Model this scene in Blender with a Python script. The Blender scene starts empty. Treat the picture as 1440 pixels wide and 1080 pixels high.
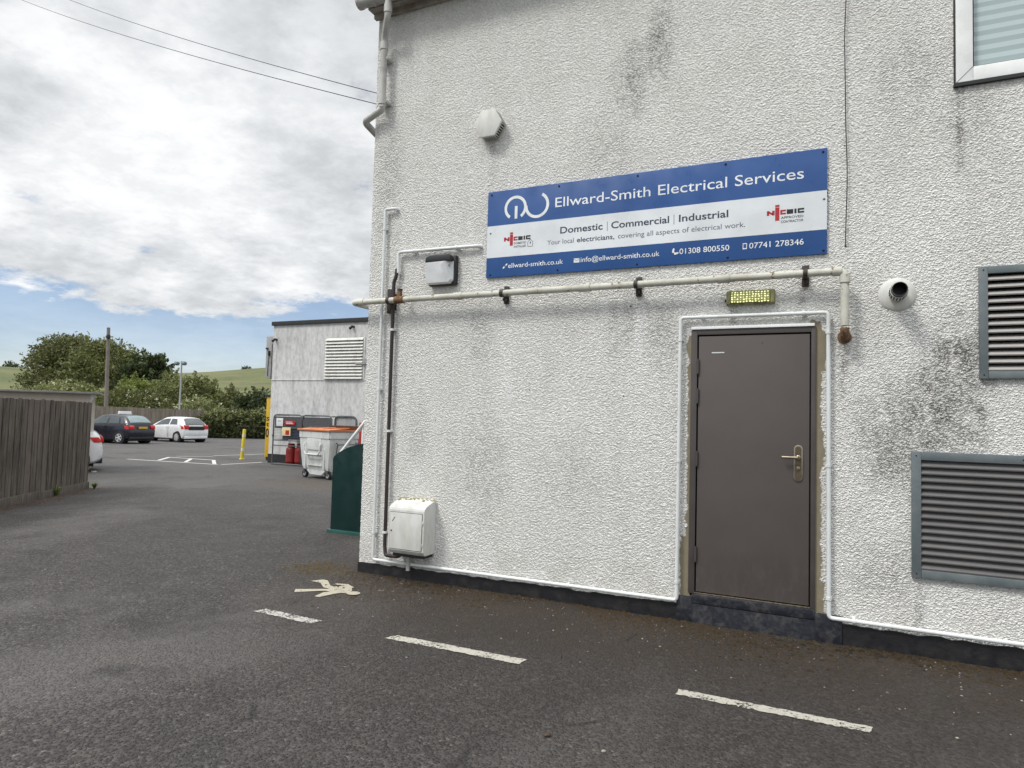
import bpy, bmesh, math, random
import numpy as np
from mathutils import Vector, Matrix
random.seed(7); rng = np.random.default_rng(7)
R = math.radians; PI = math.pi
scene = bpy.context.scene; COL = scene.collection
# ------------------------------------------------------------------ camera
CAM = Vector((4.199, -5.461, 1.552)); F = 950.0
YAW, PITCH, ROLL = 0.4424582, 0.04943412, 0.02682824
fwd = Vector((-math.sin(YAW)*math.cos(PITCH), math.cos(YAW)*math.cos(PITCH), math.sin(PITCH)))
r0 = fwd.cross(Vector((0, 0, 1))).normalized(); u0 = r0.cross(fwd)
right = math.cos(ROLL)*r0 + math.sin(ROLL)*u0; up = -math.sin(ROLL)*r0 + math.cos(ROLL)*u0
cd = bpy.data.cameras.new("camera"); cam = bpy.data.objects.new("camera", cd); COL.objects.link(cam)
cd.sensor_width = 36; cd.lens = F/1440*36; cd.clip_start = 0.05; cd.clip_end = 5000
m = Matrix((right, up, -fwd)).transposed().to_4x4(); m.translation = CAM; cam.matrix_world = m
scene.camera = cam
def at(px, py, Y):                     # the place at depth Y seen in that direction
    d = right*((px-720)/F) - up*((py-540)/F) + fwd
    return CAM + d*((Y-CAM.y)/d.y)
def gz(x, y):                          # the yard falls very gently away from the building
    s = -(x-4.199)*math.sin(YAW) + (y+5.461)*math.cos(YAW)
    t = min(max(0, s-7), 45)
    return -0.0098*t*t/(t+2)
# ------------------------------------------------------------------ node helpers
class N:
    def __init__(s, name):
        s.m = bpy.data.materials.new(name); s.m.use_nodes = True
        s.t = s.m.node_tree; s.b = s.t.nodes["Principled BSDF"]; s.out = s.t.nodes["Material Output"]
        s._c = None
    def n(s, typ, **k):
        x = s.t.nodes.new(typ)
        for a, v in k.items(): setattr(x, a, v)
        return x
    def l(s, a, b): s.t.links.new(a, b)
    def co(s):
        if s._c is None: s._c = s.n("ShaderNodeTexCoord").outputs["Object"]
        return s._c
    def mapped(s, scale=(1, 1, 1), loc=(0, 0, 0), rot=(0, 0, 0)):
        x = s.n("ShaderNodeMapping"); x.inputs["Scale"].default_value = scale; x.inputs["Location"].default_value = loc
        x.inputs["Rotation"].default_value = rot
        s.l(s.co(), x.inputs["Vector"]); return x.outputs["Vector"]
    def noise(s, scale, detail=3, rough=.5, vec=None, dist=0):
        x = s.n("ShaderNodeTexNoise"); x.inputs["Scale"].default_value = scale; x.inputs["Detail"].default_value = detail
        x.inputs["Roughness"].default_value = rough; x.inputs["Distortion"].default_value = dist
        s.l(vec or s.co(), x.inputs["Vector"]); return x.outputs["Fac"]
    def vor(s, scale, vec=None, feature='F1', out="Distance", rand=1.0):
        x = s.n("ShaderNodeTexVoronoi"); x.feature = feature; x.inputs["Scale"].default_value = scale
        x.inputs["Randomness"].default_value = rand
        s.l(vec or s.co(), x.inputs["Vector"]); return x.outputs[out]
    def math(s, op, a, b=None, c=None, clamp=False):
        x = s.n("ShaderNodeMath"); x.operation = op; x.use_clamp = clamp
        for i, v in enumerate((a, b, c)):
            if v is None: continue
            if isinstance(v, (int, float)): x.inputs[i].default_value = v
            else: s.l(v, x.inputs[i])
        return x.outputs[0]
    def ramp(s, f, lo, hi, a=0.0, b=1.0, smooth=True):
        x = s.n("ShaderNodeMapRange"); x.interpolation_type = 'SMOOTHSTEP' if smooth else 'LINEAR'
        s.l(f, x.inputs[0])
        for i, v in zip((1, 2, 3, 4), (lo, hi, a, b)): x.inputs[i].default_value = v
        return x.outputs[0]
    def mix(s, f, a, b, blend='MIX'):
        x = s.n("ShaderNodeMix"); x.data_type = 'RGBA'; x.blend_type = blend
        for i, v in ((0, f), (6, a), (7, b)):
            if isinstance(v, (int, float)): x.inputs[i].default_value = v
            elif isinstance(v, tuple): x.inputs[i].default_value = (*v[:3], 1)
            else: s.l(v, x.inputs[i])
        return x.outputs[2]
    def color(s, c):
        if isinstance(c, tuple): s.b.inputs["Base Color"].default_value = (*c, 1)
        else: s.l(c, s.b.inputs["Base Color"])
    def set(s, **k):
        for a, v in k.items():
            i = s.b.inputs[a.replace("_", " ")]
            if isinstance(v, (int, float, tuple)): i.default_value = v
            else: s.l(v, i)
    def bump(s, h, strength=.5, dist=.01):
        x = s.n("ShaderNodeBump"); x.inputs["Strength"].default_value = strength; x.inputs["Distance"].default_value = dist
        s.l(h, x.inputs["Height"]); s.l(x.outputs[0], s.b.inputs["Normal"]); return x
def mat(name, c, rough=.5, metal=0, dirt=None, dirt_amt=.5, scale=6, bump=0, bscale=60, stretch=(1, 1, 1), coat=0):
    k = N(name)
    base = c
    if dirt:
        f = k.ramp(k.noise(scale, 6, .65, k.mapped(stretch)), .42, .72, 0, dirt_amt)
        base = k.mix(f, c, dirt)
    else:
        f = k.noise(scale, 4, .6)
        base = k.mix(k.ramp(f, .3, .7), tuple(x*.9 for x in c), tuple(min(1, x*1.07) for x in c))
    k.color(base); k.set(Metallic=metal)
    k.set(Roughness=k.ramp(k.noise(scale*2, 4), .3, .7, max(.02, rough-.08), min(1, rough+.1)))
    if coat: k.set(Coat_Weight=coat, Coat_Roughness=.05)
    if bump: k.bump(k.noise(bscale, 4), bump, .004)
    return k.m
# ------------------------------------------------------------------ mesh helpers
class MB:
    def __init__(s): s.bm = bmesh.new()
    def box(s, c, size, rz=0, bev=0, M=None, mi=0, seg=2):
        T = Matrix.Translation(Vector(c)) @ Matrix.Rotation(rz, 4, 'Z') @ (M or Matrix()) @ Matrix.Diagonal((*size, 1))
        q = bmesh.ops.create_cube(s.bm, size=1, matrix=T)
        fs = {f for v in q['verts'] for f in v.link_faces}
        for f in fs: f.material_index = mi
        if bev:
            es = list({e for v in q['verts'] for e in v.link_edges})
            bmesh.ops.bevel(s.bm, geom=es, offset=bev, segments=seg, affect='EDGES', profile=.6)
        return s
    def span(s, a, b, bev=0, mi=0):
        a, b = Vector(a), Vector(b)
        return s.box((a+b)/2, [abs(x) for x in (b-a)], bev=bev, mi=mi)
    def tube(s, pts, r, n=12, cap=True, mi=0, bend=0, closed=False):
        pts = [Vector(p) for p in pts]
        if bend:
            out = [pts[0]]
            for i in range(1, len(pts)-1):
                a, b, c = pts[i-1], pts[i], pts[i+1]
                d1 = (a-b); d2 = (c-b); bb = min(bend, d1.length*.49, d2.length*.49)
                p, q = b+d1.normalized()*bb, b+d2.normalized()*bb
                for k in range(6):
                    t = k/5; out.append(p*(1-t)**2 + b*2*t*(1-t) + q*t*t)
            pts = out+[pts[-1]]
        rs = r if isinstance(r, (list, tuple)) else [r]*len(pts)
        rings = []; ref = None
        for i, p in enumerate(pts):
            d = (pts[min(i+1, len(pts)-1)]-pts[max(i-1, 0)])
            if closed: d = pts[(i+1) % len(pts)]-pts[i-1]
            d.normalize()
            if ref is None: ref = Vector((0, 0, 1)) if abs(d.z) < .9 else Vector((1, 0, 0))
            x = (ref - d*ref.dot(d)).normalized(); y = d.cross(x); ref = x
            sc = 1.0
            if 0 < i < len(pts)-1:
                h = (pts[i]-pts[i-1]).normalized().dot(d); sc = 1/max(.6, h)
            rings.append([s.bm.verts.new(p + (x*math.cos(2*PI*k/n)+y*math.sin(2*PI*k/n))*rs[i]*(sc if bend == 0 else 1)) for k in range(n)])
        m_ = len(rings)
        for i in range(m_ if closed else m_-1):
            a, b = rings[i], rings[(i+1) % m_]
            for k in range(n):
                f = s.bm.faces.new((a[k], a[(k+1) % n], b[(k+1) % n], b[k])); f.material_index = mi
        if cap and not closed:
            for ring in (rings[0][::-1], rings[-1]):
                f = s.bm.faces.new(ring); f.material_index = mi
        return s
    def lathe(s, prof, M=None, n=24, mi=0, cap=True):
        M = M or Matrix(); rings = []
        for r, z in prof:
            rings.append([s.bm.verts.new(M @ Vector((r*math.cos(2*PI*k/n), r*math.sin(2*PI*k/n), z))) for k in range(n)])
        for a, b in zip(rings, rings[1:]):
            for k in range(n):
                f = s.bm.faces.new((a[k], a[(k+1) % n], b[(k+1) % n], b[k])); f.material_index = mi
        if cap:
            s.bm.faces.new(rings[0][::-1]).material_index = mi; s.bm.faces.new(rings[-1]).material_index = mi
        return s
    def prism(s, poly, M, depth, bev=0, mi=0):       # poly in the local xy plane, pushed along +z
        a = [s.bm.verts.new(M @ Vector((x, y, 0))) for x, y in poly]
        b = [s.bm.verts.new(M @ Vector((x, y, depth))) for x, y in poly]
        n = len(poly); fs = []
        fs.append(s.bm.faces.new(a[::-1])); fs.append(s.bm.faces.new(b))
        for k in range(n): fs.append(s.bm.faces.new((a[k], a[(k+1) % n], b[(k+1) % n], b[k])))
        for f in fs: f.material_index = mi
        if bev:
            es = list({e for f in fs for e in f.edges})
            bmesh.ops.bevel(s.bm, geom=es, offset=bev, segments=2, affect='EDGES', profile=.6)
        return s
    def quad(s, pts, mi=0):
        f = s.bm.faces.new([s.bm.verts.new(Vector(p)) for p in pts]); f.material_index = mi; return s
    def build(s, name, mats, parent=None, smooth=True, ang=35, recalc=True):
        if recalc: bmesh.ops.recalc_face_normals(s.bm, faces=s.bm.faces)
        me = bpy.data.meshes.new(name); s.bm.to_mesh(me); s.bm.free()
        for x in (mats if isinstance(mats, (list, tuple)) else [mats]): me.materials.append(x)
        if smooth:
            me.polygons.foreach_set("use_smooth", [True]*len(me.polygons)); me.set_sharp_from_angle(angle=R(ang))
        return link(name, me, parent)
def link(name, me, parent=None):
    o = bpy.data.objects.new(name, me); COL.objects.link(o)
    if parent is not None:
        o.parent = parent
        if parent.matrix_basis != Matrix() or parent.parent:
            pass
    return o
def tag(o, label=None, cat=None, group=None, kind=None):
    for k, v in (("label", label), ("category", cat), ("group", group), ("kind", kind)):
        if v: o[k] = v
    return o
def thing(name, label, cat, loc=(0, 0, 0), rz=0, group=None):
    o = bpy.data.objects.new(name, None); COL.objects.link(o); o.empty_display_size = .1
    o.location = loc; o.rotation_euler.z = rz
    return tag(o, label, cat, group)
def copy_tree(o, parent=None):
    c = o.copy(); COL.objects.link(c)
    if parent: c.parent = parent
    for ch in [x for x in list(bpy.data.objects) if x.parent == o]: copy_tree(ch, c)
    return c
def fast_mesh(name, V, Fq, mats, parent=None, mi=None, smooth=False):
    me = bpy.data.meshes.new(name); V = np.asarray(V, np.float32); Fq = np.asarray(Fq, np.int32); k = Fq.shape[1]
    me.vertices.add(len(V)); me.vertices.foreach_set("co", V.ravel())
    me.loops.add(Fq.size); me.loops.foreach_set("vertex_index", Fq.ravel())
    me.polygons.add(len(Fq)); me.polygons.foreach_set("loop_start", np.arange(0, Fq.size, k, dtype=np.int32))
    for x in (mats if isinstance(mats, (list, tuple)) else [mats]): me.materials.append(x)
    if mi is not None: me.polygons.foreach_set("material_index", np.asarray(mi, np.int32))
    if smooth: me.polygons.foreach_set("use_smooth", np.ones(len(Fq), bool))
    me.update(calc_edges=True); me.validate()
    return link(name, me, parent)
FRONT = Matrix.Rotation(PI/2, 4, 'X')                # local xy -> world xz, local +z -> world -y (out of the wall)
def onwall(y=0): return Matrix.Translation((0, y, 0)) @ FRONT

# ------------------------------------------------------------------ materials
def stucco_material():
    k = N("white_roughcast"); co = k.co()
    sep = k.n("ShaderNodeSeparateXYZ"); k.l(co, sep.inputs[0]); X, Z = sep.outputs[0], sep.outputs[2]
    w = k.mapped((1, 1, 1.15))
    warp = k.n("ShaderNodeVectorMath"); warp.operation = 'ADD'
    nz = k.n("ShaderNodeTexNoise"); nz.inputs["Scale"].default_value = 30; nz.inputs["Detail"].default_value = 2
    k.l(w, nz.inputs["Vector"])
    sc = k.n("ShaderNodeVectorMath"); sc.operation = 'SCALE'; sc.inputs[3].default_value = .010
    k.l(nz.outputs["Color"], sc.inputs[0]); k.l(w, warp.inputs[0]); k.l(sc.outputs[0], warp.inputs[1])
    g1 = k.ramp(k.vor(78, warp.outputs[0], 'F1'), .12, .72, 1, 0); g2 = k.ramp(k.vor(47, warp.outputs[0], 'F1'), .15, .8, 1, 0)
    fine = k.noise(170, 3, .6, w); big = k.noise(21, 4, .6, w)
    h = k.math('ADD', k.math('ADD', k.math('MULTIPLY', g1, .42), k.math('MULTIPLY', g2, .34)), k.math('ADD', k.math('MULTIPLY', fine, .30), k.math('MULTIPLY', big, .34)))
    h = k.ramp(h, .32, 1.12, smooth=False)
    edge = k.math('MULTIPLY', k.math('SUBTRACT', k.noise(9, 4, .6), .5), .09)
    edgef = k.math('MULTIPLY', k.math('SUBTRACT', k.noise(26, 3, .6), .5), .035)
    Xe = k.math('ADD', k.math('ADD', X, edge), edgef); Ze = k.math('ADD', k.math('ADD', Z, edgef), edge)
    def rect(x0, x1, z0, z1, s=.006):
        a = k.math('MULTIPLY', k.ramp(Xe, x0-s, x0+s), k.ramp(Xe, x1-s, x1+s, 1, 0))
        b = k.math('MULTIPLY', k.ramp(Ze, z0-s, z0+s), k.ramp(Ze, z1-s, z1+s, 1, 0))
        return k.math('MULTIPLY', a, b)
    cem = None
    for q in ((3.163, 3.26, .18, 2.24), (3.118, 3.26, .18, .655), (4.05, 4.135, .22, 2.33), (4.05, 4.17, 1.95, 2.26), (4.05, 4.155, 1.25, 1.5), (4.05, 4.165, .2, .42)):
        r = rect(*q); cem = r if cem is None else k.math('MAXIMUM', cem, r)
    wob = k.math('MULTIPLY', k.math('SUBTRACT', k.noise(3.4, 6, .7, k.mapped((1, 1, .35))), .5), 1.5)
    wob2 = k.math('MULTIPLY', k.math('SUBTRACT', k.noise(3.1, 6, .7, k.mapped((1, 1, .7), (7, 0, 3))), .5), 1.6)
    def blob(cx, cz, rx, rz, p=1):
        dx = k.math('ADD', k.math('DIVIDE', k.math('SUBTRACT', X, cx), rx), wob); dz = k.math('ADD', k.math('DIVIDE', k.math('SUBTRACT', Z, cz), rz), wob2)
        d = k.math('SQRT', k.math('ADD', k.math('MULTIPLY', dx, dx), k.math('MULTIPLY', dz, dz)))
        return k.math('MULTIPLY', k.ramp(d, .1, 1, 1, 0), p)
    soot = None
    for q in ((4.98, 2.0, .26, .5, 1), (4.8, 1.65, .34, .5, 1), (4.6, 1.5, .32, .6, .7), (5.0, 1.5, .2, .25, .7), (4.74, .35, .06, .3, .6), (5.0, 3.7, .05, .5, .8), (5.11, 1.75, .05, .3, .8), (1.35, 3.95, .09, .35, .25), (4.0, 2.45, .05, .35, .5), (3.5, 2.36, .05, .2, .6), (4.283, 2.0, .05, .3, .7), (2.9, 4.72, .16, .55, .75), (2.68, 4.45, .22, .45, .6), (1.35, 1.15, .35, .7, .3), (2.55, 2.3, .1, .4, .4), (2.95, 2.25, .25, .4, .35), (1.3, 2.3, .2, .5, .3),
              (.62, 1.35, .2, .6, .2), (2.2, 1.1, .5, .5, .15), (2.66, 2.4, .12, .35, .3), (4.75, 4.1, .3, .5, .28), (2.4, 3.9, .4, .5, .2), (5.05, 3.75, .3, .3, .3), (4.55, .55, .3, .3, .3), (.2, 3.9, .25, 1.0, .3)):
        b = blob(*q); soot = b if soot is None else k.math('MAXIMUM', soot, b)
    streaks = k.ramp(k.noise(3.2, 5, .65, k.mapped((1, 1, .16))), .5, .78)
    patch = k.ramp(k.noise(.8, 5, .6), .38, .74)
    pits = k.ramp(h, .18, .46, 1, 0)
    grime = k.math('ADD', k.math('MULTIPLY', streaks, .18), k.math('MULTIPLY', patch, .12))
    sootn = k.math('MULTIPLY', soot, k.ramp(k.noise(6, 6, .75), .3, .62))
    base = k.mix(k.ramp(k.noise(1.7, 3), .3, .7), (.755, .745, .715), (.805, .795, .77))
    # fresh paint touch-ups
    fresh = None
    for q in ((2.77, 2.28, .09, .55, 1), (1.55, 2.05, .10, .6, .9), (.62, 1.0, .16, .3, .7), (4.62, 2.9, .5, .5, .5)):
        b = blob(*q); fresh = b if fresh is None else k.math('MAXIMUM', fresh, b)
    base = k.mix(k.math('MULTIPLY', fresh, .75), base, (.86, .855, .84)); grime = k.math('MULTIPLY', grime, k.math('SUBTRACT', 1, fresh))
    c = k.mix(grime, base, (.36, .355, .33))
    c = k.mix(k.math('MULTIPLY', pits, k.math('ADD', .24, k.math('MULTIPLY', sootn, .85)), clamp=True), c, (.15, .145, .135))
    c = k.mix(k.math('MULTIPLY', sootn, .52), c, (.14, .135, .125))
    # rusty drips and damp by the plinth
    brown_tone = k.math('MULTIPLY', k.ramp(Z, .05, .5, 1, 0), k.ramp(k.noise(4, 5, .7), .4, .7))
    c = k.mix(k.math('MULTIPLY', brown_tone, .4), c, (.3, .27, .2))
    tiny = k.math('MULTIPLY', k.ramp(k.vor(2.6), .018, .026, 1, 0), .9)
    c = k.mix(tiny, c, (.05, .045, .04))
    c = k.mix(cem, c, k.mix(k.noise(14, 4, .6), (.30, .26, .185), (.20, .17, .12)))
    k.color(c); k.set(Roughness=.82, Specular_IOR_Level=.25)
    hh = k.math('MULTIPLY', h, k.math('SUBTRACT', 1, k.math('MULTIPLY', cem, .93)))
    d = k.n("ShaderNodeDisplacement"); d.inputs["Midlevel"].default_value = 0; d.inputs["Scale"].default_value = .0094
    k.l(hh, d.inputs["Height"]); k.l(d.outputs[0], k.out.inputs["Displacement"])
    k.m.displacement_method = 'BOTH'
    return k.m
M_STUCCO = stucco_material()
def render_wall_material():
    k = N("flat_painted_render")
    st = k.ramp(k.noise(2.2, 6, .7, k.mapped((1.6, 1, .3))), .4, .75); sp = k.ramp(k.noise(9, 5, .7, k.mapped((1, 1, .5))), .4, .7)
    c = k.mix(k.math('MULTIPLY', st, .55), (.66, .66, .655), (.27, .27, .26))
    c = k.mix(k.math('MULTIPLY', sp, .42), c, (.2, .2, .19))
    k.color(c); k.set(Roughness=.85); k.bump(k.noise(40, 4), .5, .01); return k.m
M_ANNEXE = render_wall_material()
def tarmac_material():
    k = N("worn_tarmac"); sep = k.n("ShaderNodeSeparateXYZ"); k.l(k.co(), sep.inputs[0]); X, Y = sep.outputs[0], sep.outputs[1]
    stone = k.vor(64, out="Color"); ss = k.n("ShaderNodeSeparateColor"); k.l(stone, ss.inputs[0])
    g = k.noise(2.0, 6, .65); g2 = k.noise(.32, 5, .6); g3 = k.noise(26, 4, .7)
    c = k.mix(k.ramp(ss.outputs[0], .25, 1), (.040, .036, .034), (.102, .093, .087))
    c = k.mix(k.ramp(ss.outputs[1], .975, .985, 0, .55), c, (.26, .24, .22))
    c = k.mix(k.ramp(g, .35, .75, 0, .5), c, (.034, .032, .031))
    c = k.mix(k.ramp(g3, .45, .75, 0, .3), c, (.115, .104, .098))
    # paler towards the open car park
    far = k.ramp(k.math('ADD', Y, k.math('MULTIPLY', k.math('SUBTRACT', g2, .5), 6)), 1.0, 9.0)
    c = k.mix(k.math('MULTIPLY', far, .55), c, (.135, .132, .13))
    worn = k.ramp(k.noise(.45, 6, .68, k.mapped((1, .6, 1), (3, 1, 0))), .46, .66)
    c = k.mix(k.math('MULTIPLY', worn, .55), c, (.135, .126, .12))
    dk = k.ramp(k.noise(.8, 6, .7, k.mapped((.7, 1, 1), (9, 5, 0))), .52, .68)
    c = k.mix(k.math('MULTIPLY', dk, .5), c, (.036, .033, .031))
    # soil and moss washed against the wall
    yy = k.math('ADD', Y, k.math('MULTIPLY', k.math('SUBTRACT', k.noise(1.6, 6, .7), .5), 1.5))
    brown_tone = k.math('MULTIPLY', k.ramp(yy, -4.5, -.6), k.ramp(X, -1.2, 2.2))  # broad tone, darker and browner towards the wall and the right
    c = k.mix(k.math('MULTIPLY', brown_tone, .6), c, (.030, .0245, .021))
    soil = k.math('MULTIPLY', k.ramp(yy, -1.7, -.25), k.ramp(X, -.6, .3))
    soil = k.math('MULTIPLY', soil, k.ramp(k.noise(13, 5, .75), .28, .62))
    c = k.mix(k.math('MULTIPLY', soil, .85), c, k.mix(k.noise(8, 4, .7), (.032, .023, .017), (.068, .047, .029)))
    tan = k.math('MULTIPLY', k.ramp(k.math('ABSOLUTE', k.math('SUBTRACT', yy, 6.6)), .2, 1.6, 1, 0), k.ramp(X, -8.5, -6.5))
    c = k.mix(k.math('MULTIPLY', tan, .5), c, (.10, .075, .05))
    cr = k.vor(.55, k.mapped((1, 1, 1)), 'DISTANCE_TO_EDGE'); 
    w2 = k.n("ShaderNodeTexNoise"); w2.inputs["Scale"].default_value = 1.3; w2.inputs["Detail"].default_value = 5; k.l(k.co(), w2.inputs["Vector"])
    crack = k.math('MULTIPLY', k.ramp(cr, .004, .012, 1, 0), k.ramp(k.noise(.9, 2), .58, .66))
    oil = k.ramp(k.noise(1.1, 4, .55, k.mapped((1, 1, 1), (11, 4, 0))), .66, .74); c = k.mix(k.math('MULTIPLY', oil, .45), c, (.024, .022, .021)); c = k.mix(k.math('MULTIPLY', crack, .55), c, (.015, .014, .013))
    k.color(c); k.set(Roughness=k.ramp(g3, .3, .7, .72, .9), Specular_IOR_Level=.35)
    h = k.math('ADD', k.ramp(k.vor(64), 0, .7, 1, 0), k.math('MULTIPLY', k.noise(30, 4, .7), 1.3))
    k.bump(h, 1.0, .011); return k.m
M_TAR = tarmac_material()
def marking_material(name, col, wear):
    k = N(name); k.color(k.mix(k.noise(25, 4, .7), tuple(x*.72 for x in col), col)); k.set(Roughness=.75)
    k.bump(k.noise(90, 3), .5, .004)
    tr = k.n("ShaderNodeBsdfTransparent"); mx = k.n("ShaderNodeMixShader")
    f = k.math('ADD', k.math('MULTIPLY', k.noise(55, 4, .75), .75), k.math('MULTIPLY', k.noise(7, 3), .25))
    k.l(k.ramp(f, wear-.02, wear+.02, 1, 0), mx.inputs[0]); k.l(k.b.outputs[0], mx.inputs[1]); k.l(tr.outputs[0], mx.inputs[2])
    # factor 0 = paint, 1 = worn through
    inv = k.math('SUBTRACT', 1, k.ramp(f, wear-.02, wear+.02)); k.l(inv, mx.inputs[0]); k.l(mx.outputs[0], k.out.inputs[0]); return k.m
M_LINE = marking_material("road_paint", (.50, .475, .41), .435)
M_LINE_WORN = marking_material("road_paint_worn", (.52, .50, .46), .485)
M_LINE_FAR = marking_material("bay_paint", (.66, .65, .62), .38)
M_MAN = marking_material("pedestrian_paint", (.47, .43, .335), .41)
def leafmat(name, dark, light, trans=.25):
    k = N(name); g = k.n("ShaderNodeNewGeometry").outputs["Random Per Island"]
    dark = tuple(x*1.25 for x in dark); light = tuple(x*1.4 for x in light); c = k.mix(g, dark, light); c = k.mix(k.ramp(k.noise(.55, 3), .35, .68, 0, .45), c, tuple(x*1.35 for x in light))
    k.color(c); k.set(Roughness=.6, Specular_IOR_Level=.25)
    t = k.n("ShaderNodeBsdfTranslucent"); k.l(c, t.inputs[0]); mx = k.n("ShaderNodeMixShader"); mx.inputs[0].default_value = trans
    k.l(k.b.outputs[0], mx.inputs[1]); k.l(t.outputs[0], mx.inputs[2]); k.l(mx.outputs[0], k.out.inputs[0]); return k.m
L_WILLOW = leafmat("grey_green_leaf", (.040, .048, .018), (.115, .120, .046))
L_DARK = leafmat("dark_leaf", (.016, .025, .010), (.050, .065, .024))
L_BRIGHT = leafmat("bright_leaf", (.07, .10, .022), (.17, .20, .06))
L_MID = leafmat("mid_leaf", (.045, .054, .018), (.125, .135, .048))
L_PALE = leafmat("pale_leaf", (.075, .092, .034), (.19, .20, .085))
L_HEDGE = leafmat("hedge_leaf", (.022, .032, .013), (.075, .085, .034))
M_BLOSSOM = leafmat("cream_blossom", (.40, .38, .28), (.62, .58, .47), .2)
M_BARK = mat("bark", (.10, .08, .06), .9, bump=.6, bscale=20)
M_PVC = mat("white_plastic_pipe", (.75, .775, .775), .35, dirt=(.50, .50, .46), dirt_amt=.4, scale=9, stretch=(1, 1, .3))
M_PVC_GREY = mat("grey_white_plastic", (.52, .51, .49), .45, dirt=(.30, .29, .26), dirt_amt=.7, scale=5)
M_WHITE_MET = mat("white_painted_metal", (.66, .66, .63), .5, dirt=(.42, .40, .33), dirt_amt=.6, scale=7, stretch=(1, 1, .35))
def iron_material():
    k = N("flaking_white_iron")
    c = k.mix(k.ramp(k.noise(5, 5, .7), .35, .7), (.60, .59, .52), (.44, .43, .36))
    rust = k.math('MULTIPLY', k.ramp(k.noise(14, 6, .75), .585, .64), 1)
    c = k.mix(rust, c, k.mix(k.noise(40, 3), (.20, .13, .04), (.10, .06, .02)))
    k.color(c); k.set(Roughness=.65); k.bump(k.noise(60, 4), .5, .003); return k.m
M_IRON = iron_material()
M_RUST = mat("rusty_iron", (.20, .11, .055), .85, dirt=(.05, .03, .022), dirt_amt=1, scale=30, bump=.7)
M_BLACK_IRON = mat("black_iron", (.03, .026, .024), .6, dirt=(.10, .05, .03), dirt_amt=.5, scale=20)
M_BROWN_PIPE = mat("dark_brown_pipe", (.034, .024, .022), .5)
M_BITUMEN = mat("black_bitumen_paint", (.011, .011, .014), .5, dirt=(.042, .036, .032), dirt_amt=.6, scale=7, bump=.8, bscale=30, stretch=(1, 1, 1.6))
M_SILL = mat("dark_sill_paint", (.014, .016, .024), .42, dirt=(.085, .08, .075), dirt_amt=.6, scale=16, bump=.9, bscale=25)
def door_material():
    k = N("grey_brown_door_paint"); sep = k.n("ShaderNodeSeparateXYZ"); k.l(k.co(), sep.inputs[0]); Z = sep.outputs[2]
    c = k.mix(k.ramp(k.noise(1.3, 4, .6), .3, .7), (.082, .069, .064), (.094, .079, .073))
    foot = k.math('MULTIPLY', k.ramp(Z, .24, .75, 1, 0), k.ramp(k.noise(9, 6, .75, k.mapped((1.5, 1, .6))), .45, .72))
    c = k.mix(k.math('MULTIPLY', foot, .35), c, (.16, .14, .125))
    scuff = k.ramp(k.noise(5, 7, .8, k.mapped((.5, 1, 2.5), (2, 0, 1))), .66, .72)
    c = k.mix(k.math('MULTIPLY', scuff, .22), c, (.17, .155, .145))
    k.color(c); k.set(Roughness=k.ramp(k.noise(3.5, 6, .7), .3, .7, .40, .58)); k.bump(k.noise(140, 3), .06, .003); return k.m
M_DOOR = door_material()
M_DFRAME = mat("door_frame_paint", (.072, .061, .058), .42, scale=3)
M_GAP = mat("dark_gap", (.008, .008, .008), .9)
M_STEEL = mat("worn_stainless_steel", (.40, .34, .26), .34, 1, scale=20)
M_BOX = mat("matt_white_box_paint", (.66, .66, .64), .8, dirt=(.44, .42, .36), dirt_amt=.6, scale=7, stretch=(1, 1, .35))
M_BRONZE = mat("dull_bronze", (.16, .125, .085), .45, .8, scale=20)
M_BLUE = mat("sign_blue", (.022, .085, .275), .32, scale=2)
M_SIGNW = mat("sign_white", (.74, .77, .80), .3, scale=2)
M_LETTER_W = mat("white_lettering", (.80, .82, .83), .4)
M_LETTER_N = mat("navy_lettering", (.035, .05, .085), .4)
M_LETTER_G = mat("grey_lettering", (.11, .13, .17), .4)
M_LETTER_R = mat("red_lettering", (.42, .018, .028), .4)
M_LETTER_K = mat("black_lettering", (.018, .017, .02), .4)
M_GALV = mat("galvanised_grey", (.150, .178, .190), .42, .35, dirt=(.24, .26, .26), dirt_amt=.6, scale=5)
M_BLADE_D = mat("dark_louvre_blade", (.185, .18, .18), .4, .2, dirt=(.12, .11, .10), dirt_amt=.5, scale=6)
M_BLADE_L = mat("pale_louvre_blade", (.36, .345, .33), .45, .1, dirt=(.32, .30, .28), dirt_amt=.5, scale=6)
M_UPVC = mat("window_frame_upvc", (.90, .91, .90), .3, scale=3)
def blind_material():
    k = N("striped_blind"); w = k.n("ShaderNodeTexWave"); w.wave_type = 'BANDS'; w.bands_direction = 'Z'; w.wave_profile = 'SIN'
    w.inputs["Scale"].default_value = 4.6; w.inputs["Distortion"].default_value = .55; w.inputs["Detail"].default_value = 1
    k.l(k.mapped((.35, 1, 1)), w.inputs["Vector"])
    k.color(k.mix(k.ramp(w.outputs["Fac"], .4, .62), (.47, .52, .535), (.66, .70, .71))); k.set(Roughness=.7); return k.m
M_BLIND = blind_material()
def glass_material(name, tint=(.9, .95, .95)):
    k = N(name); g = k.n("ShaderNodeBsdfGlossy"); g.inputs["Roughness"].default_value = .02
    t = k.n("ShaderNodeBsdfTransparent"); t.inputs[0].default_value = (*tint, 1); fr = k.n("ShaderNodeFresnel"); fr.inputs[0].default_value = 1.5
    mx = k.n("ShaderNodeMixShader"); k.l(fr.outputs[0], mx.inputs[0]); k.l(t.outputs[0], mx.inputs[1]); k.l(g.outputs[0], mx.inputs[2])
    k.l(mx.outputs[0], k.out.inputs[0]); return k.m
M_GLASS = glass_material("window_glass")
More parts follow.
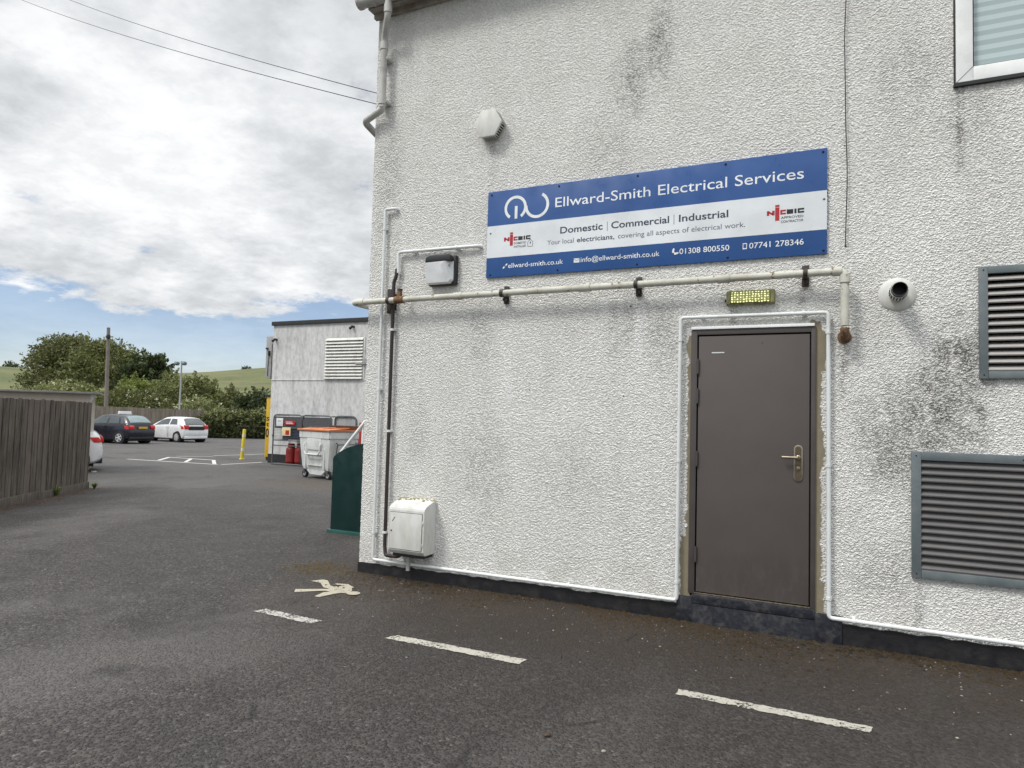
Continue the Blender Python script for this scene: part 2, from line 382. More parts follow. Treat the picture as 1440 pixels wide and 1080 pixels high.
M_CARGLASS = mat("tinted_car_glass", (.03, .038, .04), .05); M_CARGLASS.node_tree.nodes["Principled BSDF"].inputs["Specular IOR Level"].default_value = .9
M_CARPALE = mat("pale_reflecting_glass", (.20, .26, .27), .06)
M_CARSIDE = mat("dark_side_glass", (.075, .09, .095), .05)
M_TYRE = mat("tyre_rubber", (.016, .016, .016), .85)
M_RIM = mat("alloy_rim", (.58, .59, .61), .4, .2)
M_CARWHITE = mat("white_car_paint", (.74, .75, .76), .3, coat=.6, scale=2)
M_CARNAVY = mat("navy_car_paint", (.006, .006, .016), .3, coat=.35, scale=2)
M_TAIL = mat("red_lamp_plastic", (.50, .014, .014), .2, scale=15)
M_PLATE = mat("yellow_number_plate", (.62, .42, .05), .5, dirt=(.12, .09, .03), dirt_amt=.7, scale=40)
M_TRIM = mat("black_trim", (.014, .014, .015), .55)
def wood_fence_material(name, c1, c2, c3):
    k = N(name); g = k.n("ShaderNodeNewGeometry").outputs["Random Per Island"]
    c = k.mix(g, c1, c2)
    c = k.mix(k.ramp(k.noise(9, 6, .7, k.mapped((5, 5, .32))), .42, .7, 0, .85), c, c3)
    c = k.mix(k.ramp(k.noise(2.0, 5, .65, k.mapped((1, 1, .5))), .45, .7, 0, .5), c, tuple(x*.42 for x in c1))
    c = k.mix(k.ramp(k.vor(3.4, k.mapped((1.6, 1.6, 1))), .03, .07, .75, 0), c, tuple(x*.25 for x in c1))
    k.color(c); k.set(Roughness=.88); k.bump(k.noise(26, 5, .7, k.mapped((4, 4, .25))), .6, .006); return k.m
M_FENCE = wood_fence_material("weathered_fence_timber", (.052, .043, .035), (.130, .108, .088), (.21, .178, .148))
M_FENCE_FAR = wood_fence_material("grey_fence_timber", (.17, .14, .11), (.25, .215, .175), (.30, .265, .22))
M_CONC = mat("old_concrete", (.26, .25, .23), .9, dirt=(.10, .10, .09), dirt_amt=.6, scale=5, bump=.5)
M_FASCIA = mat("grey_fascia_paint", (.38, .35, .31), .7, dirt=(.16, .13, .10), dirt_amt=.8, scale=6)
M_SLATE = mat("grey_roof_slate", (.10, .10, .105), .7, scale=4, bump=.5)
M_FELT = mat("black_felt_edge", (.028, .03, .032), .8)
M_ORANGE = mat("faded_orange_lid", (.58, .19, .07), .5, dirt=(.62, .30, .17), dirt_amt=.6, scale=4)
M_BINGREY = mat("pale_grey_bin_plastic", (.66, .68, .67), .45, dirt=(.36, .36, .33), dirt_amt=.55, scale=4, stretch=(1, 1, .5))
M_TEAL = mat("dark_green_panel", (.004, .028, .026), .4, scale=3, dirt=(.008, .030, .030), dirt_amt=.6, stretch=(6, 6, .3))
M_TEAL_TRIM = mat("green_trim", (.028, .10, .085), .4)
M_YELLOW = mat("yellow_paint", (.62, .38, .012), .5, dirt=(.40, .26, .03), dirt_amt=.5, scale=8)
M_YELLOW2 = mat("lemon_bollard_plastic", (.66, .52, .03), .5, dirt=(.36, .28, .05), dirt_amt=.5, scale=12)
M_BAND = mat("reflective_band", (.70, .68, .55), .4)
M_CAGE = mat("cage_steel", (.13, .135, .14), .5, .4)
M_REDBOT = mat("red_gas_bottle_paint", (.24, .014, .013), .45, scale=8)
M_REDPOST = mat("red_post_paint", (.40, .02, .018), .45)
M_NAVY = mat("navy_plastic", (.010, .022, .075), .45, dirt=(.03, .06, .14), dirt_amt=.7, scale=14)
M_PAPER = mat("white_notice", (.70, .71, .72), .7)
M_NOTE_Y = mat("cream_notice", (.70, .58, .30), .7)
M_BOXWOOD = mat("reddish_brown_board", (.10, .040, .025), .7)
M_CAB = mat("grey_cabinet", (.34, .34, .335), .5, dirt=(.2, .2, .19), dirt_amt=.6, scale=5)
M_BEIGE = mat("beige_render", (.46, .41, .35), .85, dirt=(.36, .31, .25), dirt_amt=.5, scale=3)
M_POLE = mat("weathered_pole", (.20, .175, .15), .85, dirt=(.12, .10, .085), dirt_amt=.6, scale=2)
M_LAMPPOST = mat("galvanised_post", (.34, .36, .38), .5, .5)
M_CABLE = mat("black_cable", (.02, .02, .022), .6)
M_ALARMW = mat("white_alarm_plastic", (.66, .67, .69), .3, dirt=(.36, .35, .32), dirt_amt=.35, scale=14)
M_ALARMK = mat("black_alarm_plastic", (.016, .016, .018), .5)
def led_material():
    k = N("prismatic_lamp_lens"); v = k.vor(46, k.mapped((1, 1, 1.2)), rand=.25)
    k.color(k.mix(k.ramp(v, .15, .5), (.62, .66, .30), (.34, .33, .10))); k.set(Roughness=.25)
    k.set(Emission_Color=(.95, 1, .45, 1)); k.set(Emission_Strength=k.ramp(v, .18, .36, 1.0, .02)); return k.m
M_LENS = led_material()
M_LAMPCASE = mat("dirty_lamp_casing", (.30, .28, .13), .5, dirt=(.10, .10, .05), dirt_amt=.8, scale=12)

# ------------------------------------------------------------------ sky and sun
SUN_EL, SUN_AZ = R(52), R(215)         # compass-like: clockwise from +Y, so behind and left of the viewer
world = bpy.data.worlds.new("World"); scene.world = world; world.use_nodes = True
def build_sky():
    t = world.node_tree; k = N.__new__(N); k.t = t; k._c = None
    bg = t.nodes["Background"]; bg.inputs["Strength"].default_value = .1
    sky = k.n("ShaderNodeTexSky"); sky.sky_type = 'NISHITA'; sky.sun_disc = False; sky.sun_elevation = SUN_EL; sky.sun_rotation = SUN_AZ
    sky.air_density = 1.0; sky.dust_density = .1; sky.ozone_density = 3.0
    d = k.n("ShaderNodeTexCoord").outputs["Generated"]; sep = k.n("ShaderNodeSeparateXYZ"); k.l(d, sep.inputs[0])
    z = k.math('MAXIMUM', sep.outputs[2], 0); zc = k.math('ADD', z, .20)
    cmb = k.n("ShaderNodeCombineXYZ"); k.l(k.math('DIVIDE', sep.outputs[0], zc), cmb.inputs[0]); k.l(k.math('DIVIDE', sep.outputs[1], zc), cmb.inputs[1])
    P = cmb.outputs[0]
    n1 = k.noise(1.9, 10, .58, P, .08); n2 = k.noise(1.55, 8, .54, P, .12); n3 = k.noise(6.5, 9, .66, P, .08)
    bias = k.ramp(z, .08, .20, -.16, .20)
    hz = k.ramp(z, .02, .085, .14, 0)
    cov = k.math('ADD', k.math('ADD', k.math('ADD', n1, bias), hz), k.math('MULTIPLY', k.math('SUBTRACT', n3, .5), .40))
    cov = k.ramp(cov, .44, .60)
    lum = k.math('ADD', k.math('MULTIPLY', k.ramp(n2, .40, .60), .62), k.math('MULTIPLY', k.ramp(n3, .34, .66), .38))
    shade = k.mix(lum, (4.7, 4.9, 5.1), (8.0, 8.1, 8.2))
    zen = k.ramp(z, .52, .85, 1.0, 2.6)                     # an overcast sky is brightest overhead
    zm = k.n("ShaderNodeVectorMath"); zm.operation = 'SCALE'; k.l(shade, zm.inputs[0]); k.l(zen, zm.inputs[3])
    blue = k.n("ShaderNodeVectorMath"); blue.operation = 'SCALE'; k.l(k.mix(1.0, sky.outputs[0], (.98, .96, 1.04), 'MULTIPLY'), blue.inputs[0]); blue.inputs[3].default_value = .88
    cov = k.math('MAXIMUM', cov, k.ramp(z, .0, .22, .30, .10)); c = k.mix(cov, blue.outputs[0], zm.outputs[0]); k.l(c, bg.inputs[0])
build_sky()
sl = bpy.data.lights.new("sun", 'SUN'); sl.energy = 1.55; sl.angle = R(14); sl.color = (1, .965, .91)
so = bpy.data.objects.new("sun", sl); COL.objects.link(so)
sd = Vector((math.sin(SUN_AZ)*math.cos(SUN_EL), math.cos(SUN_AZ)*math.cos(SUN_EL), math.sin(SUN_EL)))
so.rotation_euler = sd.to_track_quat('Z', 'Y').to_euler()
vs = scene.view_settings; vs.view_transform = 'Standard'; vs.look = 'None'; vs.exposure = 0.38; vs.gamma = 1

# ------------------------------------------------------------------ ground, hills, markings
def ground():
    xs = np.concatenate([np.linspace(-64, -20, 30), np.linspace(-19, 8, 55), np.linspace(9, 45, 20)])
    ys = np.concatenate([np.linspace(-45, -7, 20), np.linspace(-6.5, 16, 46), np.linspace(17, 50, 20)])
    V = [(x, y, gz(x, y)) for y in ys for x in xs]; nx = len(xs)
    Fq = [(j*nx+i, j*nx+i+1, (j+1)*nx+i+1, (j+1)*nx+i) for j in range(len(ys)-1) for i in range(nx-1)]
    o = fast_mesh("ground", V, Fq, M_TAR, smooth=True); tag(o, kind="structure")
ground()
def hill():
    k = N("hill_grass"); g = k.noise(.02, 5, .6, k.mapped((1, 1, 1))); g2 = k.noise(.09, 6, .7)
    c = k.mix(k.ramp(g, .35, .65), (.066, .085, .022), (.115, .122, .038)); c = k.mix(k.ramp(k.noise(.045, 6, .7, k.mapped((1, 2.4, 1))), .46, .62, 0, .6), c, (.135, .128, .05)); c = k.mix(k.ramp(g2, .45, .7, 0, .6), c, (.036, .05, .016))
    k.color(c); k.set(Roughness=.95); k.bump(k.noise(1.2, 4), .4, .3)
    az = np.array([-180, 40, 45, 46.7, 50, 52.2, 61.2, 62.6, 66, 75, 180]); el = np.array([.03, .058, .0604, .057, .0492, .046, .0432, .0442, .046, .04, .03])
    rr = np.concatenate([[8, 30, 50, 64], np.linspace(72, 360, 40), [375, 400, 450, 550, 800, 1300, 2200]]); A = np.radians(np.arange(-180, 180, 1.5))
    V = []
    for r in rr:
        for a in A:
            x = 4.2 - r*math.sin(a); y = -5.46 + r*math.cos(a)
            E = np.interp(math.degrees(a), az, el); H = E*350 + 1.5
            t = min(max((r-70)/(350-70), 0), 1)
            hgt = (t*.45+.55*t*t*(3-2*t))*(H+.7) if r <= 355 else H*(1-.00025*(r-355)) 
            if r > 355: hgt = H+.7-(r-355)*.02
            V.append((x, y, max(gz(x, y)-.35+hgt, -12)))
    n = len(A); Fq = [(j*n+i, j*n+(i+1) % n, (j+1)*n+(i+1) % n, (j+1)*n+i) for j in range(len(rr)-1) for i in range(n)]
    o = fast_mesh("hill", V, Fq, k.m, smooth=True); tag(o, kind="structure")
hill()
def marking(polys, m, z=.004, chip=.007):
    b = MB()
    rnd = random.Random(len(polys)*7+int(polys[0][0][0]*100))
    for p in polys:
        q = []
        for (x0, y0), (x1, y1) in zip(p, p[1:]+p[:1]):
            L = math.hypot(x1-x0, y1-y0); n = max(1, int(L/.022)) if chip else 1
            for i in range(n):
                j = chip if i else chip*.5; q.append((x0+(x1-x0)*i/n+rnd.uniform(-j, j), y0+(y1-y0)*i/n+rnd.uniform(-j, j)))
        b.quad([(x, y, gz(x, y)+z) for x, y in q])
    o = b.build("road_marking", m, smooth=False); tag(o, kind="structure"); return o
marking([[(.16, -1.50), (.20, -1.405), (.78, -1.425), (.75, -1.525)]], M_LINE_WORN)
marking([[(1.405, -1.515), (1.44, -1.425), (2.44, -1.41), (2.425, -1.505)]], M_LINE)
marking([[(3.40, -1.49), (3.40, -1.405), (4.40, -1.41), (4.38, -1.492)]], M_LINE)
def man():
    b = MB()
    P = [[(-.12, -.545), (-.06, -.45), (.0, -.455), (.14, -.585), (.22, -.61), (.22, -.68), (.13, -.665), (.0, -.555)],
         [(-.03, -.84), (.23, -.675), (.34, -.67), (.31, -.76), (.22, -.75), (.03, -.92)],
         [(.20, -.60), (.27, -.53), (.35, -.55), (.42, -.63), (.44, -.72), (.33, -.765), (.21, -.72)],
         [(.27, -.94), (.25, -.80), (.30, -.745), (.40, -.72), (.36, -.79), (.32, -.94)],
         [(.14, -.55), (.15, -.50), (.25, -.475), (.37, -.54), (.35, -.585), (.25, -.53)]]
    for i, p in enumerate(P): b.quad([(x, y, .004+.0006*i) for x, y in p])
    b.quad([(.487+.062*math.cos(a), -.70+.055*math.sin(a), .008) for a in np.linspace(0, 2*PI, 20, endpoint=False)])
    tag(b.build("pedestrian_marking", M_MAN, smooth=False), kind="structure")
man()
def line(a, b, w=.11):
    a, b = Vector((*a, 0)), Vector((*b, 0)); d = (b-a).normalized(); n = Vector((-d.y, d.x, 0))*w/2
    return [tuple((a-n)[:2]), tuple((b-n)[:2]), tuple((b+n)[:2]), tuple((a+n)[:2])]
for a, b in (((-16.4, 9.10), (-12.62, 9.36)), ((-16.6, 10.72), (-14.3, 10.73)), ((-15.32, 9.40), (-16.46, 10.66)), ((-14.14, 9.45), (-15.36, 10.66)), ((-12.9, 9.48), (-14.31, 10.67)),
             ((-16.9, 11.3), (-16.1, 12.2)), ((-16.44, 12.5), (-16.33, 14.97)), ((-12.55, 9.42), (-12.6, 11.1)), ((-12.3, 5.35), (-12.75, 5.62))):
    marking([line(a, b)], M_LINE_FAR, chip=0)
# kerb under the hedge and far fence
b = MB(); pts = [(-35.2, 17.0), (-35.6, 22), (-34.6, 27.2), (-31.5, 29.6), (-20, 33)]
for p, q in zip(pts, pts[1:]):
    p, q = Vector((*p, 0)), Vector((*q, 0)); d = q-p; c = (p+q)/2
    b.box((c.x, c.y, gz(c.x, c.y)+.03), (d.length, .15, .2), math.atan2(d.y, d.x), .015)
tag(b.build("kerb", M_CONC), kind="structure")

# ------------------------------------------------------------------ main building
bld = thing("rendered_building", "white roughcast two storey building with grey steel side door and black painted base", "building")
OPEN = [(3.2, 4.082, .2, 2.278), (4.735, 5.93, .575, 1.345), (5.13, 6.25, 1.93, 2.612), (4.985, 6.9, 3.965, 5.16)]
def front_wall():
    def axis(lo, hi, step, cuts, far=None):
        g = set(np.round(np.arange(lo, hi, step), 4)) | set(cuts) | {hi}
        g = sorted(g); out = [g[0]]
        for v in g[1:]:
            if v-out[-1] < .003:
                if v in cuts: out[-1] = v
                continue
            out.append(v)
        return out
    xs = axis(0, 5.75, .0125, [c for o in OPEN for c in o[:2] if c < 5.7]) + [5.93, 6.25, 6.9, 7.5, 8.2, 9, 10]
    zs = axis(-.45, 5.72, .0125, [c for o in OPEN for c in o[2:]])
    xs = sorted(set(xs)); nx = len(xs); XS, ZS = np.array(xs), np.array(zs)
    gx, gzv = np.meshgrid(XS, ZS); V = np.stack([gx.ravel(), np.zeros(gx.size), gzv.ravel()], 1)
    cx = (XS[1:]+XS[:-1])/2; cz = (ZS[1:]+ZS[:-1])/2; CX, CZ = np.meshgrid(cx, cz); keep = np.ones(CX.shape, bool)
    for a, b_, c, d in OPEN: keep &= ~((CX > a) & (CX < b_) & (CZ > c) & (CZ < d))
    j, i = np.nonzero(keep); a = j*nx+i
    Fq = np.stack([a, a+1, a+nx+1, a+nx], 1)
    used = np.unique(Fq); re = np.full(len(V), -1); re[used] = np.arange(len(used))
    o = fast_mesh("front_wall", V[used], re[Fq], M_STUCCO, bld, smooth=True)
front_wall()
def plain_stucco():
    k = N("side_roughcast"); h = k.math('ADD', k.noise(45, 4, .6), k.ramp(k.vor(38), 0, .6, 1, 0)); k.bump(h, .8, .012)
    k.color(k.mix(k.ramp(k.noise(1.5, 6, .7), .4, .7), (.7, .7, .68), (.42, .41, .38))); k.set(Roughness=.85); return k.m
M_SIDE = plain_stucco()
MB().span((0, .004, -.5), (.25, 7.5, 5.72)).span((.25, 7.25, -.5), (10, 7.5, 5.72)).span((9.75, .3, -.5), (10, 7.25, 5.72)).build("side_wall", M_SIDE, bld)
# reveals behind the openings
for a, b_, c, d in OPEN:
    y1 = .3; b = MB()
    b.quad([(a, 0, c), (a, y1, c), (a, y1, d), (a, 0, d)]).quad([(b_, 0, c), (b_, y1, c), (b_, y1, d), (b_, 0, d)])
    b.quad([(a, 0, c), (b_, 0, c), (b_, y1, c), (a, y1, c)]).quad([(a, 0, d), (b_, 0, d), (b_, y1, d), (a, y1, d)]).quad([(a, y1, c), (b_, y1, c), (b_, y1, d), (a, y1, d)])
    b.build("opening_reveal", M_GAP, bld, smooth=False)
def plinth():
    b = MB(); rnd = random.Random(3)
    def strip(x0, x1, z0, z1, y):
        n = int((x1-x0)/.06); top = []
        for i in range(n+1):
            x = x0+(x1-x0)*i/n; top.append((x, z0+(z1-z0)*i/n + rnd.uniform(-.009, .007)))
        poly = [(x0, -.5)] + [(x1, -.5)] + top[::-1]
        b.prism(poly, onwall(.02), .02-y)
    strip(-.004, 3.225, .098, .128, -.018)
    strip(4.09, 10, .140, .168, -.018)
    b.span((-.014, .0, -.5), (-.001, 7.4, .08))
    return b.build("plinth", M_BITUMEN, bld, ang=25)
plinth()
b = MB(); b.span((3.222, -.03, -.5), (4.092, .05, .148), bev=.006); b.span((3.218, -.036, .15), (4.096, .05, .222), bev=.008)
b.box((3.165, -.012, .06), (.13, .034, .27), bev=.012).box((4.18, -.014, .05), (.19, .036, .30), bev=.015)
b.build("door_step", M_SILL, bld)
# roof and eaves
b = MB()
b.quad([(-.25, -.32, 5.86), (10.3, -.32, 5.86), (10.3, 3.75, 7.6), (-.25, 3.75, 7.6)]).quad([(-.25, 7.8, 5.86), (10.3, 7.8, 5.86), (10.3, 3.75, 7.6), (-.25, 3.75, 7.6)])
b.quad([(-.25, -.32, 5.86), (-.25, 7.8, 5.86), (-.25, 3.75, 7.6)]).quad([(10.3, -.32, 5.86), (10.3, 7.8, 5.86), (10.3, 3.75, 7.6)])
b.build("roof", M_SLATE, bld, smooth=False)
b = MB(); b.span((-.05, -.13, 5.625), (10.1, .02, 5.86), bev=.008); b.span((-.035, -.045, 5.575), (10.1, .0, 5.625)); b.build("fascia", M_FASCIA, bld)
def gutter():
    b = MB(); r = .062; pr = [(-r, 0)]+[(r*math.cos(a), r*math.sin(a)) for a in np.linspace(PI, 2*PI, 13)]+[(r, 0)]
    pr = pr + [(r*.9*math.cos(a), r*.9*math.sin(a)) for a in np.linspace(2*PI, PI, 13)]
    M_ = Matrix.Translation((-.09, -.205, 5.665)) @ Matrix(((0, 0, 1, 0), (1, 0, 0, 0), (0, 1, 0, 0), (0, 0, 0, 1)))
    b.prism(pr, M_, 10.3)
    for x in (-.09, .09, .42):
        ring = [(r*1.1*math.cos(a), r*1.1*math.sin(a)) for a in np.linspace(PI, 2*PI, 13)]+[(r*1.1, .012), (-r*1.1, .012)]
        b.prism(ring, Matrix.Translation((x, 0, 0)) @ Matrix.Translation((-.012, -.205, 5.665)) @ Matrix(((0, 0, 1, 0), (1, 0, 0, 0), (0, 1, 0, 0), (0, 0, 0, 1))), .03)
    return b.build("gutter", M_PVC_GREY, bld)
gutter()
def downpipe():
    b = MB(); r = .034
    b.tube([(.255, -.205, 5.63), (.255, -.205, 5.44), (.14, -.09, 5.30), (.14, -.09, 4.60)], r, 14, bend=.05)
    b.tube([(.14, -.09, 4.66), (.14, -.085, 4.585), (-.085, -.075, 4.50), (-.075, .28, 4.40), (-.075, .3, 4.0)], r, 14, bend=.05)
    for p, q in (((.255, -.205, 5.56), (.255, -.205, 5.48)), ((.14, -.09, 5.26), (.14, -.09, 5.19)), ((.14, -.09, 4.71), (.14, -.09, 4.63))): b.tube([p, q], r*1.2, 14)
    d = b.build("downpipe", M_PVC_GREY, bld)
    for z in (5.10, 4.66): MB().box((.14, -.05, z), (.1, .09, .03), bev=.006).build("pipe_clip", M_PVC_GREY, d)
downpipe()
# door
def door():
    d = MB().span((3.247, -.010, .240), (4.052, .04, 2.232), bev=.003).build("door", M_DOOR, bld)
    b = MB()
    b.span((3.188, -.018, .222), (3.236, .08, 2.285), bev=.004).span((4.062, -.018, .222), (4.094, .08, 2.285), bev=.004)
    b.span((3.236, -.0178, 2.244), (4.062, .08, 2.285), bev=.003); b.span((3.236, .02, .222), (4.062, .08, .236)); b.span((3.236, .045, .236), (4.062, .08, 2.244))
    b.build("door_frame", M_DFRAME, d)
    MB().span((3.236, -.024, .2225), (4.062, .019, .234), bev=.002).build("threshold_strip", M_STEEL, d)
    MB().span((3.19, -.03, 2.287), (4.085, .0, 2.309), bev=.003).build("drip_bar", M_UPVC, d)
    for z in (1.995, 1.762, 1.268, .527):
        MB().tube([(3.243, -.021, z-.058), (3.243, -.021, z+.058)], .0085, 10).tube([(3.243, -.021, z-.062), (3.243, -.021, z-.064)], .006, 8).build("hinge", M_DFRAME, d)
    hx, z0, z1, w = 3.978, 1.135, 1.405, .031
    poly = [(hx+w*math.cos(a), z1-w+w*math.sin(a)) for a in np.linspace(0, PI, 13)]+[(hx+w*math.cos(a), z0+w+w*math.sin(a)) for a in np.linspace(PI, 2*PI, 13)]
    h = MB().prism(poly, onwall(-.0105), .007, bev=.002).build("handle_plate", M_STEEL, d)
    inner = [(hx+w*.72*math.cos(a), z1-w+w*.72*math.sin(a)) for a in np.linspace(0, PI, 13)]+[(hx+w*.72*math.cos(a), 1.345+.0*math.sin(a)) for a in (PI, 2*PI)]
    MB().prism([(hx+w*.70*math.cos(a), z1-w+w*.70*math.sin(a)) for a in np.linspace(0, PI, 13)]+[(hx+w*.70*math.cos(a), z0+w+w*.70*math.sin(a)) for a in np.linspace(PI, 2*PI, 13)], onwall(-.0175), .0008).build("plate_recess", M_BRONZE, d)
    b = MB(); b.tube([(hx, -.017, 1.312), (hx, -.058, 1.312), (3.868, -.058, 1.312)], .0095, 10, bend=.014); b.lathe([(.017, 0), (.017, .012), (.013, .015)], Matrix.Translation((hx, -.017, 1.312)) @ FRONT, 16)
    b.build("handle", M_STEEL, d)
    b = MB(); b.lathe([(.0135, 0), (.0135, .006), (.011, .008)], Matrix.Translation((hx, -.0175, 1.232)) @ FRONT, 18); b.box((hx, -.0262, 1.226), (.004, .002, .010), mi=1)
    b.build("keyhole", [M_STEEL, M_GAP], d)
    MB().box((3.394, -.0108, 2.102), (.096, .0015, .009)).build("sticker", M_PAPER, d)
    MB().lathe([(.004, 0), (.004, .002)], Matrix.Translation((3.72, -.0101, 2.17)) @ FRONT, 10).build("screw_head", M_DFRAME, d)
door()
# upper window
def window():
    x0, x1, z0, z1 = 4.975, 6.9, 3.955, 5.17
    w = MB().span((x0, -.022, z0), (x0+.1, .06, z1), bev=.006).span((x1-.1, -.022, z0), (x1, .06, z1), bev=.006).span((x0+.1, -.0225, z0), (x1-.1, .06, z0+.1), bev=.006).span((x0+.1, -.0225, z1-.1), (x1-.1, .06, z1), bev=.006).span((5.9, -.02, z0+.1), (5.96, .05, z1-.1), bev=.006).build("window", M_UPVC, bld)
    b = MB(); b.box((x0+.05, -.0229, z0+.05), (.142, .0012, .003), M=Matrix.Rotation(-PI/4, 4, 'Y')); b.build("frame_joint", M_GAP, w)
    MB().quad([(x0+.1, .005, z0+.1), (x1-.1, .005, z0+.1), (x1-.1, .005, z1-.1), (x0+.1, .005, z1-.1)]).build("pane", M_GLASS, w)
    MB().span((x0+.06, .03, z0+.06), (x1-.06, .034, z1-.06)).build("blind", M_BLIND, w)
    b = MB(); b.span((x0+.095, -.016, z0+.095), (x0+.106, .004, z1-.1)).span((x0+.106, -.016, z0+.095), (x1-.1, .004, z0+.104)); b.build("gasket", M_TRIM, w)
    MB().span((x0-.014, -.03, z0-.026), (x1+.02, .01, z0-.0015)).span((x0-.012, -.008, z0), (x0-.001, .01, z1)).build("sill_shadow", M_TRIM, w)  # black strip put in for the shadow below the window frame
window()

# ------------------------------------------------------------------ things fixed to the wall
def louvre(x0, x1, z0, z1, nb, mblade, label, fr, steep=False):
    t = thing("louvre_vent", label, "vent grille", (x0, 0, z0))
    W, H = x1-x0, z1-z0
    b = MB(); b.span((0, -.032, 0), (fr, 0, H), bev=.004).span((W-fr, -.032, 0), (W, 0, H), bev=.004).span((fr, -.0325, 0), (W-fr, 0, fr), bev=.004).span((fr, -.0325, H-fr), (W-fr, 0, H), bev=.004)
    for x in (fr/2, W-fr/2, W*.5):
        for z in (fr/2, H-fr/2): b.lathe([(.005, 0), (.004, .003)], Matrix.Translation((x, -.0325, z)) @ FRONT, 8, mi=1)
    b.build("frame", [M_GALV, M_GAP], t)
    pitch = (H-2*fr)/nb
    b = MB()
    prof = [(-.026, .002), (-.030, .010), (-.022, .024), (.045, .052), (.047, .050), (-.018, .020), (-.024, .010), (-.020, .003)]   # y, z
    if steep: prof = [(-.027, .0), (-.031, .004), (-.031, .012), (-.024, .016), (.008, .054), (.011, .052), (-.020, .011), (-.022, .002)]
    for i in range(nb):
        z = fr + i*pitch; s = pitch/.05
        b.prism([(y*min(1, s*1.1), zz*s) for y, zz in prof], Matrix.Translation((fr-.004, 0, z)) @ Matrix(((0, 0, 1, 0), (1, 0, 0, 0), (0, 1, 0, 0), (0, 0, 0, 1))), W-2*fr+.008)
    b.build("louvre_blades", mblade, t, ang=50)
louvre(4.70, 5.965, .530, 1.392, 15, M_BLADE_D, "lower and wider grey louvre grille with dark blades near the ground", .058, True)
louvre(5.098, 6.28, 1.896, 2.655, 13, M_BLADE_L, "upper grey framed louvre grille with pale blades beside the sooty stain", .05)

def text(body, x0, x1, zb, cap, m, name, parent, y, bold=0.0, track=1.0, ox=0, oz=0):
    cu = bpy.data.curves.new(name, 'FONT'); cu.body = body; cu.size = 1; cu.offset = bold; cu.space_character = track; cu.resolution_u = 4
    ob = bpy.data.objects.new(name, cu); COL.objects.link(ob); bpy.context.view_layer.update()
    me = bpy.data.meshes.new_from_object(ob.evaluated_get(bpy.context.evaluated_depsgraph_get())); bpy.data.objects.remove(ob)
    co = np.empty(len(me.vertices)*3, np.float32); me.vertices.foreach_get("co", co); co = co.reshape(-1, 3)
    sx = (x1-x0)/(co[:, 0].max()-co[:, 0].min()); sz = cap/.73
    V = np.stack([(co[:, 0]-co[:, 0].min())*sx+x0-ox, np.full(len(co), y), co[:, 1]*sz+zb-oz], 1)
    me.vertices.foreach_set("co", V.astype(np.float32).ravel()); me.materials.clear(); me.materials.append(m); me.name = name; me.update()
    o = link(name, me, parent); return o
